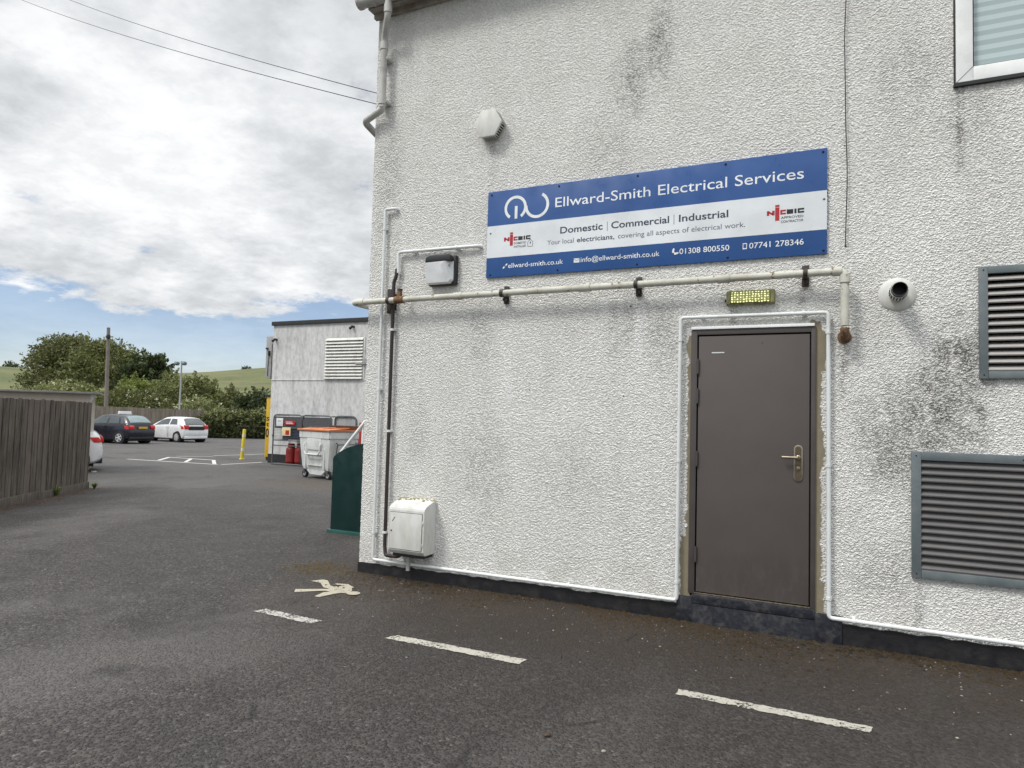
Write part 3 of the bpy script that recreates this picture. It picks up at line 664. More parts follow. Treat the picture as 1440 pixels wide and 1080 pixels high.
def sign():
    t = thing("business_sign", "wide blue and white electrical services signboard screwed above the grey door", "sign", (1.33, 0, 2.822))
    ox, oz = 1.33, 2.822; W, H = 2.835, .797
    y0, y = -.024, -.0245
    MB().span((0, -.024, 0), (W, -.004, H), bev=.0015).build("panel", M_BLUE, t)
    z0, z1 = 3.004-oz, 3.298-oz
    MB().quad([(0.0005, y, z0), (W-.0005, y, z0), (W-.0005, y, z1), (.0005, y, z1)]).build("white_band", M_SIGNW, t, smooth=False)
    k = dict(parent=t, ox=ox, oz=oz)
    text("Ellward-Smith Electrical Services", 1.998, 4.006, 3.407, .090, M_LETTER_W, "title_lettering", y=y-.0006, bold=.002, **k)
    for s, a, b_ in (("Domestic", 2.05, 2.436), ("Commercial", 2.511, 2.999), ("Industrial", 3.078, 3.462)):
        text(s, a, b_, 3.1685, .060, M_LETTER_N, "trade_lettering", y=y-.0008, bold=.016, **k)
    MB().span((2.475-ox, y-.001, 3.150-oz), (2.479-ox, y-.0004, 3.232-oz)).build("divider", M_LETTER_G, t); MB().span((3.036-ox, y-.001, 3.150-oz), (3.040-ox, y-.0004, 3.232-oz)).build("divider", M_LETTER_G, t)
    text("Your local", 1.930, 2.178, 3.0775, .044, M_LETTER_G, "slogan_lettering", y=y-.0008, **k)
    text("electricians,", 2.206, 2.541, 3.0775, .044, M_LETTER_N, "slogan_lettering", y=y-.0008, bold=.013, **k)
    text("covering all aspects of electrical work.", 2.572, 3.588, 3.0775, .044, M_LETTER_G, "slogan_lettering", y=y-.0008, **k)
    text("ellward-smith.co.uk", 1.553, 2.083, 2.8995, .044, M_LETTER_W, "contact_lettering", y=y-.0008, bold=.004, **k)
    text("info@ellward-smith.co.uk", 2.245, 2.925, 2.902, .044, M_LETTER_W, "contact_lettering", y=y-.0008, bold=.004, **k)
    text("01308 800550", 3.086, 3.472, 2.904, .046, M_LETTER_W, "contact_lettering", y=y-.0008, bold=.004, **k)
    text("07741 278346", 3.620, 4.007, 2.904, .046, M_LETTER_W, "contact_lettering", y=y-.0008, bold=.004, **k)
    # power-switch emblem running into a U
    def arc(b, cx, cz, r, a0, a1, w, n=40, yy=y-.001):
        for i in range(n):
            p, q = R(a0+(a1-a0)*i/n), R(a0+(a1-a0)*(i+1)/n)
            b.quad([(cx-ox+rr*math.cos(g), yy, cz-oz+rr*math.sin(g)) for rr, g in ((r-w/2, p), (r+w/2, p), (r+w/2, q), (r-w/2, q))])
    b = MB(); arc(b, 1.612, 3.445, .098, -56, 236, .026); arc(b, 1.822, 3.447, .1045, -183, 62, .026, yy=y-.0013)
    b.quad([(1.605-ox, y-.001, 3.345-oz), (1.632-ox, y-.001, 3.345-oz), (1.632-ox, y-.001, 3.461-oz), (1.605-ox, y-.001, 3.461-oz)])
    b.build("emblem", M_LETTER_W, t, smooth=False)
    def scheme(x, zc, s, lines, house):
        # red cross-shaped "NiC" followed by a black "EIC"
        r = MB(); kk = MB(); yy = y-.001
        def bar(bb, x0, x1, za, zb): bb.quad([(x0-ox, yy, za-oz), (x1-ox, yy, za-oz), (x1-ox, yy, zb-oz), (x0-ox, yy, zb-oz)])
        h = .013*s; zt, zl = zc+.018*s, zc-.018*s
        bar(r, x+.060*s, x+.090*s, zc-.062*s, zc+.040*s); bar(r, x+.060*s, x+.090*s, zc+.044*s, zc+.060*s)
        bar(r, x, x+.018*s, zl, zt); bar(r, x+.038*s, x+.056*s, zl, zt); r.quad([(x+.013*s-ox, yy, zt-oz), (x+.013*s-ox, yy, zt-.016*s-oz), (x+.042*s-ox, yy, zl-oz), (x+.042*s-ox, yy, zl+.016*s-oz)])
        c0 = x+.096*s
        bar(r, c0, c0+.040*s, zt-h, zt); bar(r, c0, c0+.040*s, zl, zl+h); bar(r, c0, c0+.013*s, zl+h, zt-h)
        e0 = x+.142*s
        bar(kk, e0, e0+.013*s, zl, zt)
        for q in (zt-h, zc-h/2, zl): bar(kk, e0+.013*s, e0+.045*s, q, q+h*.9)
        bar(kk, e0+.053*s, e0+.068*s, zl, zt)
        g0 = e0+.076*s; bar(kk, g0, g0+.045*s, zt-h, zt); bar(kk, g0, g0+.045*s, zl, zl+h); bar(kk, g0, g0+.013*s, zl+h, zt-h)
        r.build("scheme_emblem", M_LETTER_R, t, smooth=False); kk.build("scheme_emblem", M_LETTER_K, t, smooth=False)
        for i, s_ in enumerate(lines): text(s_, x+.101*s, x+(.222 if house else .258)*s, zc-.052*s-.031*s*i, .019*s, M_LETTER_K, "scheme_lettering", y=y-.0009, bold=.008, **k)
        if house:
            b = MB(); hx = x+.262*s; zz = zc-.050*s; w = .0035
            P = [(hx-.024, zz-.033), (hx+.024, zz-.033), (hx+.024, zz+.008), (hx, zz+.032), (hx-.024, zz+.008)]
            for (ax, az), (bx, bz) in zip(P, P[1:]+P[:1]):
                d = Vector((bx-ax, 0, bz-az)).normalized(); n = Vector((-d.z, 0, d.x))*w/2
                b.quad([(ax-ox-n.x, yy, az-oz-n.z), (bx-ox-n.x, yy, bz-oz-n.z), (bx-ox+n.x, yy, bz-oz+n.z), (ax-ox+n.x, yy, az-oz+n.z)])
            b.quad([(hx-.003-ox, yy, zz-.016-oz), (hx+.009-ox, yy, zz+.001-oz), (hx-ox, yy, zz+.001-oz)]).quad([(hx+.004-ox, yy, zz+.016-oz), (hx-.008-ox, yy, zz-.001-oz), (hx+.001-ox, yy, zz-.001-oz)])
            b.build("house_icon", M_LETTER_K, t, smooth=False)
    scheme(1.504, 3.163, 1.0, ("DOMESTIC", "INSTALLER"), True)
    scheme(3.746, 3.164, 1.0, ("APPROVED", "CONTRACTOR"), False)
    # contact icons
    yy = y-.001
    def lk(cx, cz, c, rot):
        b_ = []
        for i in range(16):
            a = 2*PI*i/16; px_, pz_ = .014*math.cos(a)+(.006 if math.cos(a) > 0 else -.006), .0075*math.sin(a)
            b_.append((cx-ox+px_*math.cos(rot)-pz_*math.sin(rot), c, cz-oz+px_*math.sin(rot)+pz_*math.cos(rot)))
        return b_
    b = MB(); b.quad(lk(1.514, 2.911, yy, R(45))).quad(lk(1.530, 2.926, yy, R(45))); b.build("link_icon", M_LETTER_W, t, smooth=False)
    b = MB(); b.quad([(2.182-ox, yy, 2.900-oz), (2.234-ox, yy, 2.900-oz), (2.234-ox, yy, 2.937-oz), (2.182-ox, yy, 2.937-oz)])
    e = b.build("envelope_icon", M_LETTER_W, t, smooth=False)
    b = MB(); b.quad([(2.184-ox, yy-.0005, 2.934-oz), (2.208-ox, yy-.0005, 2.917-oz), (2.232-ox, yy-.0005, 2.934-oz), (2.232-ox, yy-.0005, 2.930-oz), (2.208-ox, yy-.0005, 2.9135-oz), (2.184-ox, yy-.0005, 2.930-oz)]); b.build("envelope_flap", M_BLUE, e, smooth=False)
    b = MB(); arc(b, 3.063, 2.942, .030, 175, 275, .008, 12); b.quad(lk(3.037, 2.936, yy-.0003, R(75))).quad(lk(3.061, 2.911, yy-.0003, R(15))); b.build("handset_icon", M_LETTER_W, t, smooth=False)
    b = MB(); b.quad([(3.572-ox, yy, 2.902-oz), (3.603-ox, yy, 2.902-oz), (3.603-ox, yy, 2.949-oz), (3.572-ox, yy, 2.949-oz)])
    e = b.build("mobile_icon", M_LETTER_W, t, smooth=False)
    MB().quad([(3.577-ox, yy-.0005, 2.911-oz), (3.598-ox, yy-.0005, 2.911-oz), (3.598-ox, yy-.0005, 2.943-oz), (3.577-ox, yy-.0005, 2.943-oz)]).build("mobile_screen", M_BLUE, e, smooth=False)
    for i, (x, z) in enumerate(((1.367, 3.588), (2.029, 3.592), (2.732, 3.592), (3.438, 3.592), (4.137, 3.590), (1.365, 3.232), (4.144, 3.233), (1.373, 2.846), (2.032, 2.847), (2.738, 2.846), (3.46, 2.846), (4.142, 2.846))):
        MB().lathe([(.0085, 0), (.0085, .003), (.005, .005)], Matrix.Translation((x-ox, y0, z-oz)) @ FRONT, 12).build("screw_head", M_GAP if i not in (5, 6) else M_GALV, t)
sign()

def hexvent():
    t = thing("vent_cover", "white hexagonal vent cover with slotted sides high on the wall", "vent cover", (1.345, 0, 4.238)); r = .142; d = .105
    P = lambda r_: [(r_*math.cos(R(60*i)), r_*math.sin(R(60*i))) for i in range(6)]
    MB().prism(P(r), onwall(-.082), .026, bev=.006).build("cover_plate", M_WHITE_MET, t)
    b = MB(); b.prism(P(r*.90), onwall(-.005), .0765, mi=1)
    for i in range(6):
        a, c = [Vector((x, 0, z)) for x, z in (P(r*.97)[i], P(r*.97)[(i+1) % 6])]
        for j in range(6):
            p = a.lerp(c, (j+.5)/6); ang = math.atan2(c.z-a.z, c.x-a.x)
            b.box((p.x, -.046, p.z), (.0075, .082, .008), M=Matrix.Rotation(-ang, 4, 'Y'))
    b.prism(P(r*1.0), onwall(.0), .012)
    b.build("slotted_side", [M_WHITE_MET, M_GAP], t)
hexvent()
def alarm():
    t = thing("alarm_box", "white alarm siren box with black top under a short conduit", "alarm box", (.0, 0, 0))
    x0, x1, z0, z1 = .715, 1.005, 2.785, 3.055
    b = MB(); b.span((x0+.012, -.06, z0-.012), (x1+.022, 0, z1+.002), bev=.022, ); b.build("back_box", M_ALARMK, t)
    bm = MB(); xm = x0+.185; zm = z0+.14
    O = [(x0, -.06, z0+.03), (x0+.03, -.06, z0), (x1-.03, -.06, z0), (x1, -.06, z0+.03), (x1, -.06, z1-.06), (x0, -.06, z1-.06)]
    I = [(x0+.006, -.092, z0+.04), (x0+.036, -.096, z0+.012), (x1-.04, -.096, z0+.012), (x1-.01, -.09, z0+.04), (x1-.07, -.122, z1-.065), (x0+.012, -.112, z1-.065)]
    vo = [bm.bm.verts.new(p) for p in O]; vi = [bm.bm.verts.new(p) for p in I]; vc = bm.bm.verts.new((xm, -.124, zm+.03))
    for i in range(6):
        bm.bm.faces.new((vo[i], vo[(i+1) % 6], vi[(i+1) % 6], vi[i])); bm.bm.faces.new((vi[i], vi[(i+1) % 6], vc))
    bm.build("cover", M_ALARMW, t, ang=14)
    b = MB(); b.prism([(x0+.004, z1-.064), (x1-.002, z1-.064), (x1-.008, z1-.02), (x1-.035, z1+.004), (x0+.05, z1+.004), (x0+.012, z1-.018)], onwall(-.03), .085, bev=.012); b.build("black_cap", M_ALARMK, t)
    MB().lathe([(.01, 0), (.01, .006)], Matrix.Translation((x1-.03, -.091, z1-.10)) @ FRONT, 10).build("screw_head", M_GALV, t)
alarm()
def conduit_path(name, label, cat, paths, r, m, clips=(), cm=None, bend=.03, group=None):
    t = thing(name, label, cat, (0, 0, 0), group=group)
    b = MB()
    for p in paths: b.tube(p, r, 12, bend=bend)
    b.build("pipe", m, t)
    for (x, y, z, ax) in clips:
        b = MB(); s = r*2.7
        if ax == 'z': b.tube([(x, y, z-.011), (x, y, z+.011)], r*1.28, 12); b.box((x, y/2, z), (s, -y, .016))
        else: b.tube([(x-.011, y, z), (x+.011, y, z)], r*1.28, 12); b.box((x, y/2, z), (.016, -y, s))
        b.build("pipe_clip", cm or m, t)
    return t
yy = -.040
conduit_path("plastic_conduit", "long white plastic conduit framing the door and running along the black base", "conduit",
    [[(.315, .02, 3.575), (.315, yy, 3.575), (.190, yy, 3.580), (.190, yy, .145), (3.106, yy, .158), (3.108, yy, 2.382), (4.176, yy, 2.382), (4.186, yy, .182), (10, yy, .172)]],
    .0152, M_PVC, [(.19, yy, 3.382, 'z'), (.19, yy, 1.79, 'z'), (.19, yy, .40, 'z'), (1.21, yy, .150, 'x'), (.55, yy, .147, 'x'), (2.2, yy, .154, 'x'), (3.107, yy, 2.205, 'z'), (3.107, yy, 1.245, 'z'), (3.106, yy, .298, 'z'), (3.274, yy, 2.382, 'x'), (4.01, yy, 2.382, 'x'), (4.177, yy, 2.235, 'z'), (4.181, yy, 1.265, 'z'), (4.185, yy, .318, 'z'), (4.345, yy, .181, 'x')], bend=.03)
conduit_path("alarm_conduit", "short white conduit above the alarm box ending at the blue sign", "conduit",
    [[(.372, -.04, 2.93), (.366, -.04, 3.135), (1.245, -.04, 3.125), (1.27, .01, 3.12)]], .0165, M_PVC,
    [(.55, -.04, 3.133, 'x'), (1.02, -.04, 3.127, 'x')], bend=.035)
bp = conduit_path("dark_pipe", "thin dark brown pipe dropping from the alarm conduit to the meter box", "pipe",
    [[(.352, -.04, 2.97), (.352, -.045, 2.90), (.325, -.045, 2.84), (.328, -.045, .29), (.35, -.06, .205), (.52, -.09, .215), (.56, -.1, .25)]], .0175, M_BROWN_PIPE,
    [(.326, -.045, 2.375, 'z'), (.327, -.045, 1.39, 'z'), (.328, -.045, .42, 'z')], M_PVC, bend=.03)
def iron_pipe():
    t = thing("iron_pipe", "flaking white iron pipe on rusty brackets running below the blue sign", "pipe", (0, 0, 0)); y = -.115
    b = MB(); b.tube([(-.105, .5, 2.645), (-.105, y, 2.648), (4.283, y, 2.665), (4.283, y, 2.27)], .0285, 16, bend=.05)
    for x in (-.06, 1.05, 2.28, 3.4): b.tube([(x, y, 2.648+.0039*x), (x+.09, y, 2.6484+.0039*x)], .0345, 16)
    b.tube([(4.20, y, 2.665), (4.262, y, 2.665)], .036, 16).tube([(4.283, y, 2.64), (4.283, y, 2.58)], .036, 16)
    b.build("pipe", M_IRON, t)
    MB().tube([(4.283, y, 2.255), (4.283, y, 2.205), (4.283, .0, 2.195)], .0305, 14, bend=.035).lathe([(.048, 0), (.046, .008), (.03, .012)], Matrix.Translation((4.283, -.006, 2.2)) @ FRONT, 18).build("elbow", M_RUST, t)
    for x in (.305, 1.53, 2.745, 4.008):
        z = 2.648+.0039*x
        b = MB(); b.tube([(x, y, z), (x+.03, y, z)], .036, 14); b.box((x+.012, -.06, z-.02), (.03, .12, .012)); b.box((x+.012, -.016, z-.0), (.05, .016, .16), bev=.004); b.box((x+.014, -.05, z-.05), (.022, .05, .03), bev=.004)
        b.build("bracket", M_BLACK_IRON, t)
    MB().tube([(.40, y, 2.65), (.50, y, 2.65)], .0365, 14).tube([(.45, y, 2.66), (.45, y, 2.74)], .022, 12).build("tee_joint", M_RUST, t)
    MB().tube([(.45, y, 2.74), (.45, y, 2.755)], .026, 12).build("stopper", M_BLACK_IRON, t)
    MB().box((.27, -.02, 2.66), (.05, .03, .24), bev=.006).build("wall_plate", M_BLACK_IRON, t)
iron_pipe()
def bulkhead():
    t = thing("bulkhead_light", "lit yellow bulkhead lamp with prismatic lens above the grey door", "wall light", (3.455, 0, 2.466)); W, H = .356, .112
    MB().span((0, -.045, 0), (W, 0, H), bev=.012).build("housing", M_LAMPCASE, t)
    b = MB(); n = 13
    b.span((.035, -.066, .014), (W-.035, -.043, H-.014), bev=.010); b.build("lens", M_LENS, t)
    for xa in (.006, W-.034): MB().span((xa, -.058, .006), (xa+.028, -.03, H-.006), bev=.008).build("end_cap", M_LAMPCASE, t)
    MB().tube([(-.012, -.02, .04), (.002, -.02, .04)], .012, 10).build("cable_gland", M_ALARMK, t)
bulkhead()
def flue():
    t = thing("flue_terminal", "white round boiler flue terminal with black mouth right of the door", "flue", (4.617, 0, 2.497)); A = FRONT
    MB().lathe([(.118, .0), (.118, .008), (.112, .014), (.085, .020), (.055, .024)], A, 40).build("flange", M_WHITE_MET, t)
    MB().lathe([(.055, .02), (.055, .17), (.050, .17), (.050, .02)], A, 32).build("air_sleeve", M_WHITE_MET, t)
    b = MB()
    for i in range(18):
        a = 2*PI*i/18; b.box((.0552*math.cos(a), -.115, .0552*math.sin(a)), (.004, .09, .0095), M=Matrix.Rotation(-a, 4, 'Y'))
    b.build("sleeve_slots", M_GAP, t)
    MB().lathe([(.048, .15), (.048, .225), (.043, .225), (.041, .10)], A, 32, cap=False).lathe([(.0415, .10), (.0415, .101)], A, 24).build("exhaust_pipe", M_ALARMK, t)
flue()
def meterbox():
    x0, x1, z0, z1, d = .472, .862, .268, .765, .20
    t = thing("meter_box", "white wall meter box with a hinged door and mossy top near the corner", "meter box", (x0, 0, z0)); W, H = x1-x0, z1-z0
    prof = [(0, 0), (d*.86, 0), (d, .035), (d, H-.095), (d-.008, H-.075), (d-.03, H-.055), (d-.06, H-.045), (0, H)]
    Mx = Matrix(((0, 0, 1, 0), (-1, 0, 0, 0), (0, 1, 0, 0), (0, 0, 0, 1)))
    MB().prism(prof, Mx, W, bev=.004).build("box_body", M_BOX, t, ang=12)
    o = MB().span((.020, -d-.006, .047), (W-.022, -d-.0005, H-.118), bev=.002).build("box_door", M_BOX, t)
    b = MB(); x_, X_, z_, Z_ = .016, W-.018, .043, H-.114
    b.span((x_, -d-.0015, z_), (X_, -d-.0002, z_+.004)).span((x_, -d-.0015, Z_-.004), (X_, -d-.0002, Z_)).span((x_, -d-.0015, z_+.004), (x_+.004, -d-.0002, Z_-.004)).span((X_-.004, -d-.0015, z_+.004), (X_, -d-.0002, Z_-.004))
    b.build("door_gap", M_GAP, t)
    b = MB(); b.lathe([(.007, 0), (.007, .003)], Matrix.Translation((.038, -d-.006, .21)) @ FRONT, 10); b.box((.06, -d-.0065, .315), (.006, .001, .05), M=Matrix.Rotation(R(35), 4, 'Y')); b.build("lock", M_GAP, o)
    b = MB()
    for z in (.10, .30): b.box((W-.012, -d-.003, z), (.012, .006, .03), bev=.002)
    b.build("hinge", M_WHITE_MET, o)
    b = MB(); b.span((.03, -.16, -.03), (W-.02, 0, -.002), bev=.006); b.build("box_base", M_TRIM, t)
    rnd = random.Random(5); b = MB()
    for i in range(46):
        x = rnd.uniform(.01, W-.01); y = -abs(rnd.gauss(0, .03))-.004; s = rnd.uniform(.005, .014)
        q = bmesh.ops.create_icosphere(b.bm, subdivisions=1, radius=s, matrix=Matrix.Translation((x, y, H-.001+y*.23)) @ Matrix.Diagonal((1.3, 1, .5, 1)))
    b.build("moss_growth", mat("pale_moss", (.33, .29, .15), .95), t)
    MB().box((.138, -.055, -.095), (.035, .03, .17), bev=.006).build("service_pipe", M_PVC_GREY, t)
meterbox()
w = MB(); pts = []
for i in range(40):
    z = 2.87+(5.5-2.87)*i/39; pts.append((4.288+.008*math.sin(i*.22)-.002*math.sin(i*.6), -.026, z))
w.tube(pts, .0036, 6); w.tube([(pts[0][0], -.026, 2.875), (pts[0][0], -.026, 2.86)], .007, 6)
tag(w.build("hanging_cable", M_CABLE), "thin black cable hanging down the wall beside the right end of the sign", "cable")

# ------------------------------------------------------------------ lean-to and rail by the side wall
def leanto():
    t = thing("screen_panel", "dark green curved top screen panel standing at the side of the white building", "panel", (0, 1.6, 0))
    # quarter-round top: tall against the side wall, low on the outside
    pr = [(-1.72, .03), (-.012, .03)] + [(-.012, 1.26)] + [(-.012-1.708*math.sin(a), .93+.33*math.cos(a)) for a in np.linspace(.12, PI/2-.02, 14)]
    pr = [(-1.72, .03), (-.012, .03), (-.012, 1.24), (-.6, 1.235), (-1.0, 1.205), (-1.3, 1.155), (-1.48, 1.105), (-1.62, 1.04), (-1.7, .985), (-1.72, .955)]
    MB().prism(pr, onwall(.09), .09, bev=.006).build("board", M_TEAL, t)
    MB().span((-1.755, -.03, -.03), (-.013, .12, .035), bev=.01).build("base_trim", M_TEAL_TRIM, t)
leanto()
def handrail():
    t = thing("handrail", "white sloping handrail rising behind the dark green panel", "handrail", (-2.22, 2.3, 0)); d = .045
    MB().tube([(-.05, 0, .87), (2.2, 0, 3.36)], .023, 12).build("rail", M_UPVC, t)
    MB().tube([(.42, .02, -.02), (.42, .02, 1.37)], .022, 10).build("rail_post", M_UPVC, t)
    MB().tube([(1.9, .02, 0), (1.9, .02, 3.0)], .022, 10).build("rail_post", M_UPVC, t)
handrail()

# ------------------------------------------------------------------ annexe
def annexe():
    t = thing("flat_roofed_annexe", "pale grey rendered flat roofed annexe with black roof edge behind the bins", "building", (-12.44, 11.2, -.2)); W = 7.4; H = 4.56
    b = MB(); b.span((0, 0, 0), (W, 6, H)); b.build("wall", M_ANNEXE, t)
    MB().span((-.05, -.06, H), (W+.05, 6.05, H+.13), bev=.008).build("roof_edge", M_FELT, t)
    MB().span((-.012, -.014, 0), (W, 0, .36)).build("plinth", M_BITUMEN, t)
    MB().span((0, -.018, 2.755), (W, 0, 2.79), bev=.004).build("string_course", M_ANNEXE, t)
    for x, z in ((.14, 4.1), (3.28, 4.42)):
        MB().box((x, -.05, z), (.09, .1, .06), bev=.012).lathe([(.035, 0), (.045, .09)], Matrix.Translation((x, -.1, z-.02)) @ Matrix.Rotation(R(125), 4, 'X'), 12).build("floodlight", M_ALARMK, t)
    MB().tube([(-.015, .05, 4.05), (-.015, -.02, 3.9), (-.015, -.02, 2.8)], .012, 6).build("cable", M_CABLE, t)
    MB().span((.5+3.2, -.06, 3.3), (3.86, 0, 3.42)).span((3.45, -.09, 3.25), (3.86, -.03, 3.29)).build("outlet_pipe", M_CAB, t)
    v = thing("louvre_vent", "old white louvre grille with peeling blades on the annexe wall", "vent grille", (-10.19, 11.2, 2.60))
    b = MB(); n = 13; w_, h_ = 1.45, 1.29
    b.span((-.06, -.03, 0), (0, 0, h_)); b.span((w_, -.03, 0), (w_+.06, 0, h_))
    b.build("frame", M_ANNEXE, v)
    b = MB()
    for i in range(n):
        z = i*h_/n; b.prism([(-.075, z), (-.08, z+.012), (-.015, z+h_/n-.004), (0, z+h_/n-.004), (0, z+.06), (-.04, z+.012)], Matrix(((0, 0, 1, 0), (1, 0, 0, 0), (0, 1, 0, 0), (0, 0, 0, 1))), w_)
    b.build("louvre_blades", M_WHITE_MET, v, ang=20)
    b = MB(); b.span((0, -.012, 0), (w_, -.001, h_)); b.build("backing", M_GAP, v)
    c = thing("wall_cabinet", "grey metal cabinet hung on the side of the annexe under the roof edge", "cabinet", (-12.79, 11.25, 2.64))
    MB().span((0, 0, 0), (.345, 1.1, 1.38), bev=.012).build("cabinet_body", M_CAB, c)
    MB().box((.06, -.02, .98), (.1, .04, .05), bev=.006).box((.16, -.025, .82), (.07, .05, .16), bev=.01).tube([(.15, -.02, .8), (.12, -.015, .3), (.12, -.012, .06)], .009, 6).tube([(.3, -.01, 1.3), (.335, -.02, .9), (.335, -.02, .1)], .009, 6).build("switch", M_ALARMK, c)
annexe()
def yellow_post():
    x0, Y = -13.47, 12.0; z = gz(x0, Y)
    t = thing("yellow_post", "tall flat yellow post with black letters at the annexe corner", "post", (x0, Y, z))
    MB().span((.05, .0, .12), (.36, .12, 2.18), bev=.01).build("board", M_YELLOW, t)
    MB().span((-.02, -.04, 2.185), (.4, .16, 2.25), bev=.008).build("cap", M_TRIM, t)
    MB().span((.1, .02, -.05), (.3, .1, .119)).build("foot", M_TRIM, t)
    for s, za, h, w0, w1 in (("S", 1.36, .13, .07, .215), ("t", 1.17, .15, .075, .205), ("0", .80, .30, .065, .215)):
        text(s, w0, w1, za, h, M_LETTER_K, "lettering", t, -.003, bold=.03)
yellow_post()
def bollard():
    p = at(340, 646, 11.75); z = gz(p.x, 11.75)
    t = thing("yellow_bollard", "slim leaning yellow bollard with pale bands standing alone in the car park", "bollard", (p.x, 11.75, z)); t.rotation_euler = (0, R(3.5), 0)
    MB().lathe([(.09, 0), (.085, .03), (.062, .04), (.06, .06), (.055, 1.02), (.045, 1.04), (.0, 1.045)], None, 18).build("post", M_YELLOW2, t)
    for h in (.30, .78): MB().lathe([(.059, h), (.059, h+.09), (.05, h+.09)], None, 18).build("reflective_band", M_BAND, t)
bollard()
def cage():
    x0, Y = -11.62, 10.55; z = gz(x0, Y)-.01
    t = thing("gas_cage", "grey steel mesh cage holding gas bottles against the annexe wall", "cage", (x0, Y, z)); L, H, D = 2.72, 1.58, .62
    def frame(xa, xb, y):
        b = MB(); r = .022
        b.tube([(xa, y, .0), (xa, y, H), (xb, y, H), (xb, y, 0)], r, 8, bend=.16); b.tube([(xa, y, .05), (xb, y, .05)], r, 8)
        b.build("side_frame", M_CAGE, t)
    frame(0, 1.16, 0); frame(1.16, 2.3, 0); frame(1.9, L, D)
    for zz in (.05, .78, H-.02):
        for x in (.02, 1.16, 2.3): MB().tube([(x, 0, zz), (x, D, zz)], .016, 6).build("cross_bar", M_CAGE, t)
    for zz in (.78, .62): MB().tube([(0, .0, zz), (1.16, 0, zz)], .016, 6).build("cross_bar", M_CAGE, t)
    b = MB()
    for i in range(1, 40):
        x = 2.3*i/40; b.tube([(x, -.004, .80 if x < 1.16 else .05), (x, -.004, H-.03)], .0038, 4)
    for zz in np.arange(.84, H, .045): b.tube([(.02, -.004, zz), (2.28, -.004, zz)], .0038, 4)
    for zz in np.arange(.1, .8, .05): b.tube([(1.18, -.004, zz), (2.28, -.004, zz)], .0038, 4)
    for i in range(1, 20):
        x = 1.9+.82*i/20; b.tube([(x, D+.004, .8), (x, D+.004, H-.03)], .0038, 4)
    b.build("wire_mesh", M_CAGE, t)
    MB().span((1.18, .015, .98), (2.28, .02, H-.06)).span((.03, .015, 1.16), (1.14, .02, H-.06)).build("mesh_screen", mat("grey_mesh_screen", (.13, .135, .145), .6, dirt=(.07, .075, .08), dirt_amt=.5, scale=9), t)
    for (a, c, h0, h1, m_, lb) in ((.13, .40, 1.22, 1.47, M_PAPER, "square white paper notice"), (.47, .88, 1.27, 1.40, M_LETTER_R, "narrow red warning notice"), (.38, .72, .93, 1.19, M_NOTE_Y, "cream notice with red print")):
        n = MB().span((a, -.022, h0), (c, -.016, h1), bev=.001).build("notice", m_, t); n["label"] = lb
        if m_ is M_LETTER_R: MB().span((a+.05, -.0235, h0+.03), (c-.06, -.0222, h0+.05)).span((a+.05, -.0235, h0+.075), (c-.1, -.0222, h0+.095)).build("print", M_PAPER, n)
        elif m_ is M_NOTE_Y: MB().span((a+.14, -.0235, h0+.03), (c-.05, -.0222, h0+.17)).build("print", M_LETTER_R, n)
        else: MB().span((a+.04, -.0235, h1-.07), (c-.05, -.0222, h1-.06)).span((a+.04, -.0235, h1-.11), (c-.08, -.0222, h1-.10)).build("print", M_LETTER_G, n)
    MB().box((.02, -.03, .92), (.05, .03, .07), bev=.008).build("padlock", M_ALARMK, t)
    def bottle(x, y, m_, label, h=.62, r=.16, base=.06, g="gas bottles in the steel cage"):
        q = thing("gas_bottle", label, "gas bottle", (x0+x, Y+y, z+base), group=g)
        MB().lathe([(r*.8, 0), (r*.85, .03), (r, .06), (r, h*.68), (r*.93, h*.76), (r*.6, h*.84), (r*.3, h*.87), (.001, h*.875)], None, 22).build("body", m_, q)
        b = MB(); b.lathe([(r*.62, h*.83), (r*.66, h), (r*.60, h), (r*.56, h*.83)], None, 18, cap=False); b.build("collar", m_, q)
        MB().lathe([(.022, h*.87), (.022, h*.95), (.035, h*.95), (.035, h*.98)], None, 10).build("valve", M_STEEL, q)
        MB().lathe([(r*1.006, h*.38), (r*1.006, h*.40), (r*.99, h*.40)], None, 22).build("weld_band", m_, q)
        return q
    bottle(.50, .28, M_REDBOT, "red gas bottle on the floor at the left end of the cage")
    bottle(.84, .30, M_REDBOT, "red gas bottle beside the dark blue one in the cage")
    bottle(1.14+.15, .3, M_NAVY, "dark blue gas bottle half hidden by the white bin", h=.60, r=.17)
    cr = thing("crate", "navy plastic crates piled on the upper shelf of the cage", "crate", (x0+.28, Y+.1, z+.81))
    b = MB(); b.span((0, 0, 0), (.8, .4, .02))
    for a_, c_ in (((0, 0, .02), (.8, .02, .28)), ((0, .38, .02), (.8, .4, .28)), ((0, .02, .02), (.02, .38, .28)), ((.78, .02, .02), (.8, .38, .28))): b.span(a_, c_, bev=.004)
    for i in range(6): b.span((.06+.12*i, -.012, .03), (.075+.12*i, 0, .27))
    b.build("lower_crate", M_NAVY, cr)
    MB().span((.06, .03, .285), (.72, .36, .47), bev=.01).span((.04, .01, .43), (.74, .38, .48), bev=.006).build("upper_crate", M_NAVY, cr)
cage()
